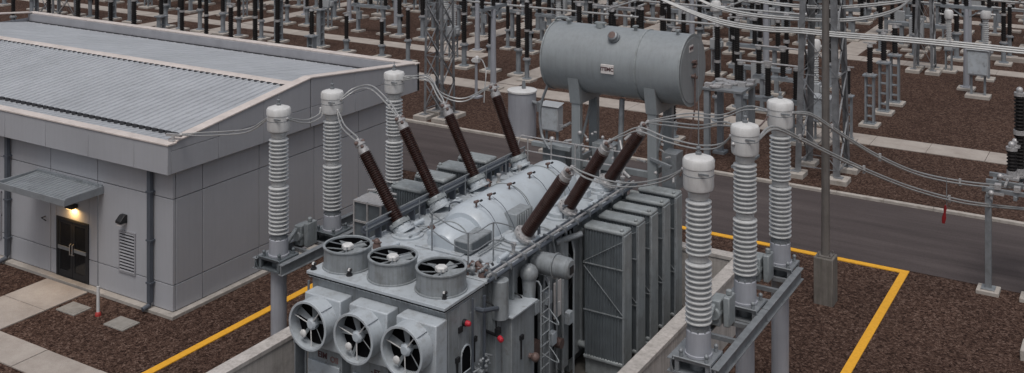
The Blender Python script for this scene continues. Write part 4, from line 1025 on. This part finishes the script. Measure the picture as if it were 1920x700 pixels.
lattice('big steel lattice tower rising beyond the road near the concrete path', -13.3, 49.9, .98, 14, 2.1, .3, .28)
lattice('slender steel lattice tower beyond the road behind the building rear corner', -34.3, 48.9, .62, 13, 1.5, .2, .15)
lattice('distant narrow lattice tower on concrete feet at the second path', -13.3, 75.4, .62, 14, 2.2, .65, .16)
c = G(105, 45); lattice('distant lattice tower above the far corner of the building roof', c.x, c.y, 1.1, 13, 2.4, .3, .15)
c = G(1095, 12); lattice('distant lattice tower far behind the conservator tank', c.x, c.y, .9, 12, 2.2, .3, .13)
# ------------------------------------------------------------------ pale tank and platform across the road
c = G(979, 255)
t = thing('storage_tank', 'pale grey upright cylinder tank with flat lid beyond the road', 'tank', c)
m = MB(c); m.lathe([(.74,0),(.74,2.36)], c, (0,0,1), 40); m.build('shell', 'tankgrey', t)
m = MB(c); m.lathe([(.78,2.34),(.78,2.42),(.5,2.48),(.0001,2.5)], c, (0,0,1), 40); m.build('lid', 'cap', t)
m = MB(c); m.cyl(c+V((.7,-.1,1.9)), c+V((1.25,-.2,1.8)), .1, seg=12); m.box(c.x+1.1, c.x+1.5, c.y-.4, c.y, 1.5, 2.0); m.cyl(c+V((.1,0,2.48)), c+V((.1,0,2.9)), .12, .08, 10); m.cyl(c+V((1.3,-.2,0)), c+V((1.3,-.2,1.5)), .06, seg=8); m.build('pipe_fitting', 'galv', t)
c = G(1368, 300)
t = thing('equipment_platform', 'steel platform on four legs carrying coiled fittings beyond the conservator end', 'platform', c)
m = MB(c); m.box(c.x-1.0, c.x+1.0, c.y-1.1, c.y+1.1, 3.5, 3.62); m.build('deck', 'galv', t, bevel=.01)
for a in (-.8, .8):
    for b in (-.9, .9):
        m = MB(c); m.box(c.x+a-.13, c.x+a+.13, c.y+b-.13, c.y+b+.13, .12, 3.498); m.box(c.x+a-.3, c.x+a+.3, c.y+b-.3, c.y+b+.3, -.1, .12); m.build('leg', 'galv_far', t)
m = MB(c); rnd = random.Random(2)
for k in range(14):
    a = V((c.x+rnd.uniform(-.8,.8), c.y+rnd.uniform(-.9,.9), 3.63))
    if k % 2: m.lathe([(.2,.0),(.28,.02),(.28,.1),(.2,.12)], a, (0,0,1), 12)
    else: m.box(a.x-.18, a.x+.18, a.y-.14, a.y+.14, 3.622, 3.62+rnd.uniform(.1,.3))
m.build('coil_fitting', 'clamp', t)
c = G(893, 183)
t = thing('vent_post', 'short white vent post with hooked cable beyond the road', 'post', c)
m = MB(c); m.cyl(c, c+V((0,0,2.15)), .09, .08, 12); m.box(c.x-.3, c.x+.3, c.y-.3, c.y+.3, -.1, .1); m.build('post', 'tankgrey', t)
m = MB(c); m.box(c.x-.2, c.x+.2, c.y-.14, c.y+.14, 2.12, 2.36); m.ball((c.x+.05, c.y, 2.4), .12); m.ball((c.x-.22, c.y-.05, 2.2), .1); m.build('head', 'cap', t)
m = MB(c); m.tube(spline([(c.x+.1,c.y,2.35), (c.x+.5,c.y-.1,2.3), (c.x+.95,c.y-.4,1.7), (c.x+1.1,c.y-.8,.7), (c.x+1.2,c.y-1,.05)], 6), .035, 6); m.build('hook_cable', 'alu', t)
# ------------------------------------------------------------------ frame at the road edge
t = thing('cable_frame', 'galvanised steel frame on concrete feet at the road edge receiving both cables', 'frame', (FRX, FRY, 0)); o = t.location
for u in (FRX, FRX+1.35, FRX+4.4):
    m = MB(o); m.box(u-.1, u+.1, FRY-.1, FRY+.1, .14, 3.3); m.box(u-.22, u+.22, FRY-.22, FRY+.22, .13, .17); m.bar((u, FRY+.1, 2.5), (u, FRY+1.6, 3.38), .08, .08); m.build('leg', 'galv', t, bevel=.008)
    m = MB(o); m.box(u-.36, u+.36, FRY-.34, FRY+.34, -.2, .13); m.build('footing', 'concrete', t, bevel=.02)
m = MB(o)
for v in (FRY, FRY+1.0, FRY+1.9): m.box(FRX-.2, FRX+5, v-.07, v+.07, 3.44, 3.58)
for k in range(6): m.box(FRX+k*.85-.06, FRX+k*.85+.06, FRY-.15, FRY+2.0, 3.301, 3.438)
m.build('cross_beam', 'galv', t, bevel=.006)
m = MB(o)
for a in (ENDA, ENDB): m.ball(a, .1); m.cyl(a-V((0,0,.2)), a, .05, seg=8); m.cbox(a+V((.2,.05,0)), .4, .1, .08)
for k in range(7): m.box(FRX+.2+k*.6, FRX+.4+k*.6, FRY-.12, FRY+.12, 3.582, 3.75); m.cyl((FRX+.5+k*.6, FRY+.2, 3.65), (FRX+.5+k*.6, FRY+1.6, 3.7), .045, seg=8)
m.build('cable_clamp', 'clamp', t)
# ------------------------------------------------------------------ switchyard equipment kinds (prototypes at the origin, the first copy is the prototype itself)
def pad(t, s=.5, h=.14): MB().box(-s, s, -s, s, -.15, h).build('footing', 'concrete', t, bevel=.02)
def ins(m, x, y, z0, z1, rc=.115, rs=.17, pitch=.12, seg=12): m.lathe(sheds(rc, rs, z0, z1, pitch), (x, y, 0), (0,0,1), seg)
def k_post(h1, h2, two, colr=.13, box=False):
    t = thing('post_insulator', None, 'insulator'); pad(t)
    m = MB()
    if box:
        for a in (-1, 1): m.box(a*.2-.05, a*.2+.05, -.16, .16, .14, h1)
        z = .5
        while z < h1: m.box(-.15, .15, -.13, .13, z, z+.06); z += .55
        m.box(-.3, .3, -.3, .3, .13, .18); m.box(-.34, .34, -.3, .3, h1, h1+.08)
    else:
        m.cyl((0,0,.14), (0,0,h1), colr, seg=14); m.cyl((0,0,.14), (0,0,.19), .3, seg=14); m.cyl((0,0,h1), (0,0,h1+.08), .27, seg=14)
        for k in range(4): m.box(-.02 if k % 2 else .1, .02 if k % 2 else .24, .1 if k % 2 else -.02, .24 if k % 2 else .02, h1-.3, h1-.001)
    m.build('pedestal', 'galv_far', t)
    m = MB(); z1 = h1+.08+h2
    ins(m, 0, 0, h1+.08, z1)
    if two: ins(m, 0, 0, z1+.14, z1+.14+h2)
    m.build('porcelain', 'blackporc', t, angle=50)
    m = MB(); zt = z1+.14+h2 if two else z1
    m.cyl((0,0,zt), (0,0,zt+.12), .16, .14, 12); m.cyl((0,0,zt+.12), (0,0,zt+.2), .06, seg=8); m.bar((-.35,0,zt+.2), (.35,0,zt+.22), .1, .06); m.cyl((0,0,h1+.08), (0,0,h1+.17), .19, seg=12)
    if two: m.cyl((0,0,z1), (0,0,z1+.14), .17, seg=12)
    m.build('cap', 'clamp', t); return t
def k_ct():
    t = thing('current_transformer', None, 'transformer'); pad(t, .55)
    m = MB()
    for a in (-1,1):
        for b in (-1,1): m.box(a*.2-.04, a*.2+.04, b*.2-.04, b*.2+.04, .14, 2.3)
    for k in range(5): z = .3+k*.42; m.bar((-.2,-.2,z), (.2,-.2,z+.42), .05, .02); m.bar((-.2,.2,z+.42), (.2,.2,z), .05, .02); m.bar((.2,-.2,z), (.2,.2,z+.42), .02, .05); m.bar((-.2,-.2,z+.42), (-.2,.2,z), .02, .05)
    m.box(-.32, .32, -.32, .32, 2.3, 2.36); m.build('pedestal', 'galv_far', t)
    m = MB(); m.box(-.3, .3, -.3, .3, 2.362, 2.95); m.box(.3, .45, -.15, .15, 2.45, 2.8); m.build('base_box', 'cab', t, bevel=.03)
    m = MB(); ins(m, 0, 0, 2.95, 4.6, .14, .21, .13, 16); m.build('porcelain', 'porc', t, angle=50)
    m = MB(); m.lathe([(.2,4.6),(.3,4.68),(.32,4.8),(.32,5.15),(.25,5.28),(.0001,5.33)], (0,0,0), (0,0,1), 16); m.cyl((-.6,0,4.95), (.6,0,4.95), .05, seg=8); m.build('head', 'cap', t); return t
def k_disc():
    t = thing('disconnector_switch', None, 'switch')
    for a in (-1.2, 1.2):
        MB().box(a-.4, a+.4, -.4, .4, -.15, .14).build('footing', 'concrete', t)
        m = MB(); m.box(a-.1, a+.1, -.12, .12, .14, 2.7); m.box(a-.2, a+.2, -.2, .2, .13, .17); m.build('leg', 'galv_far', t)
    m = MB(); m.box(-1.7, 1.7, -.2, -.06, 2.7, 2.88); m.box(-1.7, 1.7, .06, .2, 2.7, 2.88)
    for a in (-1.4, 0, 1.4): m.box(a-.22, a+.22, -.22, .22, 2.882, 2.95)
    m.box(-1.02, -.75, -.3, -.121, 1.0, 1.6); m.cyl((-.9, -.2, 1.6), (-.9, -.2, 2.7), .03, seg=6); m.build('beam', 'galv_far', t)
    for a in (-1.4, 0, 1.4):
        m = MB(); ins(m, a, 0, 2.95, 4.35); m.build('porcelain', 'blackporc', t, angle=50)
    m = MB()
    for a in (-1.4, 0, 1.4): m.cyl((a,0,4.35), (a,0,4.47), .15, seg=10)
    m.cyl((-1.6,0,4.55), (1.6,0,4.55), .05, seg=8); m.box(-.2, .2, -.08, .08, 4.47, 4.66); m.build('blade', 'clamp', t); return t
def k_brk():
    t = thing('circuit_breaker', None, 'breaker')
    for a in (-1.0, 1.0):
        MB().box(a-.45, a+.45, -.45, .45, -.15, .14).build('footing', 'concrete', t)
        m = MB(); m.box(a-.12, a+.12, -.14, .14, .14, 2.2); m.bar((a, 0, 1.4), (a*.3, 0, 2.15), .1, .08); m.build('leg', 'galv_far', t)
    m = MB(); m.box(-1.9, 1.9, -.22, .22, 2.2, 2.45); m.build('beam', 'galv_far', t, bevel=.01)
    m = MB(); m.box(-.45, .45, -.5, -.142, .7, 2.0); m.build('control_cabinet', 'cab', t, bevel=.02)
    for a in (-1.6, 0, 1.6):
        m = MB(); ins(m, a, 0, 2.55, 4.0, .1, .165); ins(m, a, 0, 4.2, 5.6, .11, .175); m.build('porcelain', 'blackporc', t, angle=50)
    m = MB()
    for a in (-1.6, 0, 1.6): m.cyl((a,0,2.45), (a,0,2.55), .2, seg=12); m.cyl((a,0,4.0), (a,0,4.2), .19, seg=12); m.cyl((a,0,5.6), (a,0,5.75), .18, seg=12); m.bar((a,-.4,4.1), (a,.4,4.1), .06, .1); m.bar((a,-.5,5.72), (a,.2,5.72), .06, .08)
    m.build('terminal', 'clamp', t); return t
def k_bus():
    t = thing('bus_support', None, 'support'); pad(t, .5)
    m = MB(); m.cyl((0,0,.14), (0,0,5.0), .19, .15, 16); m.cyl((0,0,.14), (0,0,.2), .36, seg=14); m.build('column', 'tankgrey', t)
    m = MB(); m.box(-1.5, 1.5, -.1, .1, 5.0, 5.2); m.bar((-.15,0,4.5), (-.9,0,5.0), .07, .07); m.bar((.15,0,4.5), (.9,0,5.0), .07, .07); m.build('crossarm', 'galv_far', t)
    for a in (-1.3, 0, 1.3):
        m = MB(); ins(m, a, 0, 5.2, 6.3, .1, .15, .11); m.build('porcelain', 'blackporc', t, angle=50)
    m = MB()
    for a in (-1.3, 0, 1.3): m.cyl((a,0,6.3), (a,0,6.42), .14, seg=10); m.cbox((a,0,6.46), .1, .3, .1)
    m.build('cap', 'clamp', t); return t
def k_kiosk():
    t = thing('control_kiosk', None, 'cabinet'); MB().box(-.55, .55, -.4, .4, -.15, .14).build('footing', 'concrete', t)
    m = MB()
    for a in (-.3, .3): m.box(a-.05, a+.05, -.05, .05, .14, 1.1)
    m.build('leg', 'galv_far', t)
    m = MB(); m.box(-.48, .48, -.27, .27, 1.1, 2.3); m.prism([(-.54,-.34,2.302), (.54,-.34,2.302), (.54,.3,2.42), (-.54,.3,2.42)], (0,0,.03)); m.build('cabinet', 'cab', t, bevel=.015)
    m = MB(); m.box(-.42, .42, -.29, -.272, 1.16, 2.22); m.box(.3, .34, -.32, -.291, 1.6, 1.8); m.build('cabinet_door', 'tx_top', t, bevel=.006); return t
KINDS = {'P': (lambda: k_post(1.5, 2.1, False, .15), 'black insulator on round pedestal', 'post insulators in the switchyard'),
         'S': (lambda: k_post(.8, 1.7, False, .17), 'short stubby black insulator', 'short post insulators in the switchyard'),
         'T': (lambda: k_post(1.35, 1.75, True, .15), 'tall double-stacked black insulator', 'stacked insulators in the switchyard'),
         'X': (lambda: k_post(2.7, 1.5, False, .13, True), 'black insulator on laced pedestal', 'laced pedestals in the switchyard'),
         'C': (k_ct, 'grey headed instrument transformer', 'instrument transformers in the switchyard'),
         'D': (k_disc, 'three-insulator disconnector switch', 'disconnector switches in the switchyard'),
         'B': (k_brk, 'three-pole circuit breaker', 'circuit breakers in the switchyard'),
         'U': (k_bus, 'crossarmed bus support column', 'bus supports in the switchyard'),
         'K': (k_kiosk, 'grey kiosk cabinet', 'control kiosks in the switchyard')}
PROTO = {}
def place(kind, loc, label, rz=0.0, sc=1.0):
    fn, desc, grp = KINDS[kind]
    loc = V((loc[0], loc[1], 0))
    if kind not in PROTO:
        t = fn(); PROTO[kind] = t
        if kind in 'DBC':
            cut, dz = {'D': (1.8, .8), 'B': (2.1, .8), 'C': (2.25, .7)}[kind]
            for ch in t.children:
                for v in ch.data.vertices:
                    if v.co.z > cut: v.co.z -= dz
        t['group'] = grp; t.location = loc; t.rotation_euler = (0,0,rz); t.scale = (sc,)*3; t['label'] = label
        return t
    return copy_tree(PROTO[kind], loc, label, rz, sc)
HALF = math.pi/2
taken = []
def spot(kind, px, py, label, rz=0.0, sc=1.0):
    p = G(px, py); taken.append((p.x, p.y)); return place(kind, p, label, rz, sc)
spot('X', 1631, 236, 'black insulator on laced pedestal nearest the wide concrete path')
spot('X', 1657, 213, 'black insulator on laced pedestal, middle of the diagonal trio', 0, 1.05)
spot('X', 1678, 196, 'black insulator on laced pedestal farthest in the diagonal trio', 0, 1.05)
spot('U', 1812, 168, 'bus support column standing alone in the open gravel before the second path')
spot('K', 1834, 183, 'grey control kiosk cabinet standing in open gravel nearest the big path', 0, 1.25)
spot('C', 1779, 135, 'instrument transformer on laced legs beside the second path', 0, .9)
spot('C', 1848, 150, 'instrument transformer just behind the lone control kiosk')
spot('U', 925, 168, 'thick pale bus support column beside the path junction beyond the road', HALF, 1.0)
spot('U', 895, 97, 'bus support column farther beyond the path junction', .2)
spot('C', 850, 112, 'instrument transformer near the slender lattice tower', 0, 1.05)
spot('T', 988, 152, 'tall stacked black insulator beside the cylinder tank left of the conservator')
spot('P', 972, 142, 'black post insulator close beside the tall stacked insulator near conservator', 0, 1.1)
spot('P', 952, 92, 'black post insulator in gravel between the two crossing paths', 0, .9)
spot('T', 1345, 232, 'tall stacked insulator behind the coil platform', 0, 1.05)
spot('T', 1382, 205, 'tall stacked insulator just beyond the coil platform end')
spot('D', 1440, 262, 'disconnector switch straddling gravel behind the road side insulator column', 0, 1.05)
spot('D', 1468, 215, 'disconnector switch second from the road behind the lattice tower', 0)
spot('X', 1590, 265, 'black insulator on laced pedestal between lattice tower and concrete path', 0, .85)
spot('B', 1425, 175, 'circuit breaker with stacked poles behind the disconnectors and conservator', .1)
spot('P', 1893, 110, 'black post insulator near the end of the second path')
spot('S', 716, 108, 'short black insulator beside the slanted gap behind the roof rear corner')
spot('P', 765, 118, 'black post insulator right behind the roof rear corner')
spot('S', 1262, 262, 'short black insulator behind the conservator legs')
spot('K', 1035, 285, 'grey control kiosk cabinet below the conservator beyond the road')
spot('S', 1500, 268, 'short black insulator at the foot of the big lattice tower')
spot('C', 1528, 232, 'instrument transformer behind the big lattice tower')
spot('K', 1540, 268, 'grey control kiosk cabinet beside the big lattice tower foot')
# regular bays farther out
def seen(x, y, h):
    px, py = proj((x, y, h)); bx, by = proj((x, y, 0))
    if px < -15 or px > 1935 or by < -60 and py < -250: return False
    if by < 0 and py < -120 and by < -100: return False
    if px < 790 and py > 22+max(0, (px-62))*.122: return False
    if 1025 < px < 1320 and py > 70 and by < 195: return False
    return by > -110 and py < 340
rows = [  # y, x from, x to, step, kinds, phrase
    (52.2, -92, -46, 3.4, 'TPTX', 'row between road and wide path'),
    (60.6, -116, -18, 3.1, 'PTXSTPX', 'row just past wide path'),
    (67.2, -116, -17, 3.2, 'TPCXDT', 'first full bay row'),
    (70.9, -118, -17, 3.0, 'PTDUT', 'second bay row'),
    (74.6, -120, -22, 3.3, 'DTPCT', 'third bay row'),
    (80.2, -122, 26, 3.1, 'TDPTB', 'row past second path'),
    (83.8, -122, 28, 3.0, 'UDTBT', 'row behind the breakers'),
    (87.8, -124, 30, 3.2, 'TBUCD', 'middle yard row'),
    (95.0, -124, 34, 4.2, 'SXPS', 'row along far path edge'),
    (77.5, -110, -42, 4.0, 'SXSK', 'row along second path edge'),
    (92.2, -124, 32, 3.1, 'DTBTU', 'row before far path'),
    (100.6, -124, 36, 3.2, 'BTPCU', 'row past far path'),
    (104.8, -128, 38, 3.2, 'TPXTD', 'second row past far path'),
    (109.5, -130, 40, 3.5, 'PTCUT', 'third row past far path'),
    (114.5, -134, 42, 3.8, 'TXBTP', 'fourth row past far path'),
    (123.0, -142, 48, 4.6, 'BTUCT', 'outermost yard row')]
rnd = random.Random(21)
xpaths = [(-36.6,-33.8), (-46.6,-43.9), (-66.8,-64), (-73.6,-70.8), (-20.6,-17.8), (2.4,5.2), (-57.6,-54.4), (-91,-88)]
for y, xa, xb, st, ks, phrase in rows:
    cnt = {}; x = xa; i = 0; todo = []
    while x < xb:
        k = ks[(i*7 + i//3) % len(ks)]; i += 1; f_ = .7 if x < -17 else .92
        xx, yy = x+rnd.uniform(-.35,.35), y+rnd.uniform(-.3,.3); x += st*f_*(1.35 if k in 'DBU' else 1)
        if any(a+.6 < xx < b-.6 for a, b in xpaths) and y > 58: continue
        if any(abs(xx-a) < 2.0 and abs(yy-b) < 2.0 for a, b in taken): continue
        if abs(xx+13.3) < 2.5 and abs(yy-75.4) < 3: continue
        hh = {'P':4.1,'S':2.9,'T':5.6,'X':4.8,'C':5.0,'D':4.1,'B':5.4,'U':6.8,'K':2.6}[k]
        if not seen(xx, yy, hh): continue
        todo.append((k, xx, yy))
    for k, xx, yy in todo:
        cnt[k] = cnt.get(k, 0)+1
        n = cnt[k]; tot = sum(1 for q in todo if q[0] == k)
        lab = KINDS[k][1] + (f', {ORDW[n-1]} from the left, {phrase}' if tot > 1 else f', the only one in {phrase}')
        place(k, (xx, yy), lab, 0 if k in 'DBU' else rnd.choice((0, HALF)), rnd.uniform(1.02, 1.2))
# rigid tubular buses over the bays
def bus(label, p0, p1, r=.07):
    p0, p1 = V(p0), V(p1); m = MB(p0); m.cyl(p0, p1, r, seg=10); n = 5
    for k in range(n+1): q = p0.lerp(p1, k/n); m.ball(q, r*1.9)
    o = m.build('busbar', 'alu'); o.location = p0; tag(o, label, 'busbar', 'tubular busbars over the switchyard')
for y, z, xa, xb, ph in ((60.6, 4.5, -60, -20, 'row just past wide path'), (67.2, 4.45, -85, -19, 'first full bay row'), (70.9, 4.4, -92, -19, 'second bay row'), (74.6, 4.35, -95, -24, 'third bay row'), (80.2, 4.4, -102, 22, 'row past the second path'), (83.8, 3.4, -105, 24, 'row behind the breakers'), (87.8, 3.3, -105, 26, 'middle yard row')):
    bus(f'long straight pale tube busbar running over the {ph}', (xa, y+.05, z), (xb, y+.05, z))
for x, ya, yb, z, ph in ((-30, 61, 86, 4.7, 'nearest the thick bus column'), (-24, 66, 92, 4.6, 'seen behind the conservator tank'), (-52, 68, 100, 4.65, 'above the roof rear corner'), (-80, 72, 106, 4.55, 'above the middle of the roof'), (-8, 80, 107, 4.6, 'beyond the diagonal trio of insulators'), (10, 80, 113, 4.6, 'beyond the lone kiosk')):
    bus(f'straight pale tube busbar receding through the yard {ph}', (x, ya, z), (x, yb, z), .06)
# black insulators standing on the road edge frame
for px, yt, yb, lab in ((1912, 166, 330, 'tall black insulator standing on the road edge steel frame'), (1897, 268, 335, 'shorter black insulator on the road edge frame nearer its end'), (1904, 262, 330, 'second short black insulator close behind the shorter one on road edge frame')):
    a = W(px, yb, FL*(CH-3.6)/(yb+300)); hgt = (yb-yt)*(FL*(CH-3.6)/(yb+300))/FL
    t = thing('post_insulator', lab, 'insulator', (a.x, a.y, 3.585), 'insulators on the road edge frame'); o = t.location
    m = MB(); m.cyl((0,0,0), (0,0,.3), .17, seg=14); m.box(-.25,.25,-.2,.2,0,.08); m.build('base', 'clamp', t)
    m = MB(); z1 = hgt-.25
    if hgt > 2.2: ins(m, 0, 0, .3, z1*.52, .13, .19); ins(m, 0, 0, z1*.52+.16, z1, .13, .19)
    else: ins(m, 0, 0, .3, z1, .12, .17)
    m.build('porcelain', 'blackporc', t, angle=50)
    m = MB(); m.cyl((0,0,z1), (0,0,z1+.12), .19, seg=12); m.ball((0,0,z1+.2), .12)
    if hgt > 2.2: m.cyl((0,0,z1*.52), (0,0,z1*.52+.16), .21, seg=12)
    m.build('cap', 'clamp', t)
# ------------------------------------------------------------------ light, sky, camera
w = bpy.data.worlds.new('World'); scene.world = w; w.use_nodes = True
nt = w.node_tree; bg = nt.nodes['Background']
sky = nt.nodes.new('ShaderNodeTexSky'); sky.sky_type = 'NISHITA'; sky.sun_disc = False
EL, AZ = R(66), None
sun_dir = V((.3, -.75, 0)).normalized()            # the low-contrast sun stands behind the camera, over the building side
AZ = math.atan2(sun_dir.x, sun_dir.y)
sky.sun_elevation = EL; sky.sun_rotation = AZ; sky.air_density = 1.0; sky.dust_density = 4.0; sky.ozone_density = 1.0
hs = nt.nodes.new('ShaderNodeHueSaturation'); hs.inputs['Saturation'].default_value = .42
nt.links.new(sky.outputs[0], hs.inputs['Color']); nt.links.new(hs.outputs[0], bg.inputs['Color']); bg.inputs['Strength'].default_value = .095
sd = bpy.data.lights.new('sun', 'SUN'); sd.energy = 1.3; sd.angle = R(22); sd.color = (1, .975, .95)
so = bpy.data.objects.new('sun', sd); COL.objects.link(so); so.location = (-40, -20, 60)
to_sun = V((sun_dir.x*math.cos(EL), sun_dir.y*math.cos(EL), math.sin(EL)))
so.rotation_euler = to_sun.to_track_quat('Z', 'Y').to_euler()
pl = bpy.data.lights.new('door_lamp', 'AREA'); pl.energy = 14; pl.color = (1, .6, .22); pl.size = .28; pl.size_y = .14; pl.shape = 'RECTANGLE'
po = bpy.data.objects.new('door_lamp', pl); COL.objects.link(po); po.location = (LX, BY0-.14, 2.61)
cam = bpy.data.cameras.new('camera'); co_ = bpy.data.objects.new('camera', cam); COL.objects.link(co_)
co_.location = (0, 0, CH); co_.rotation_euler = (R(90), 0, HEAD)
cam.sensor_width = 36; cam.lens = FL/1920*36; cam.shift_y = -650/1920; cam.clip_start = .5; cam.clip_end = 3000
scene.camera = co_
vs = scene.view_settings; vs.view_transform = 'Standard'; vs.look = 'None'; vs.exposure = 0.0; vs.gamma = 1.0
scene.cycles.max_bounces = 6
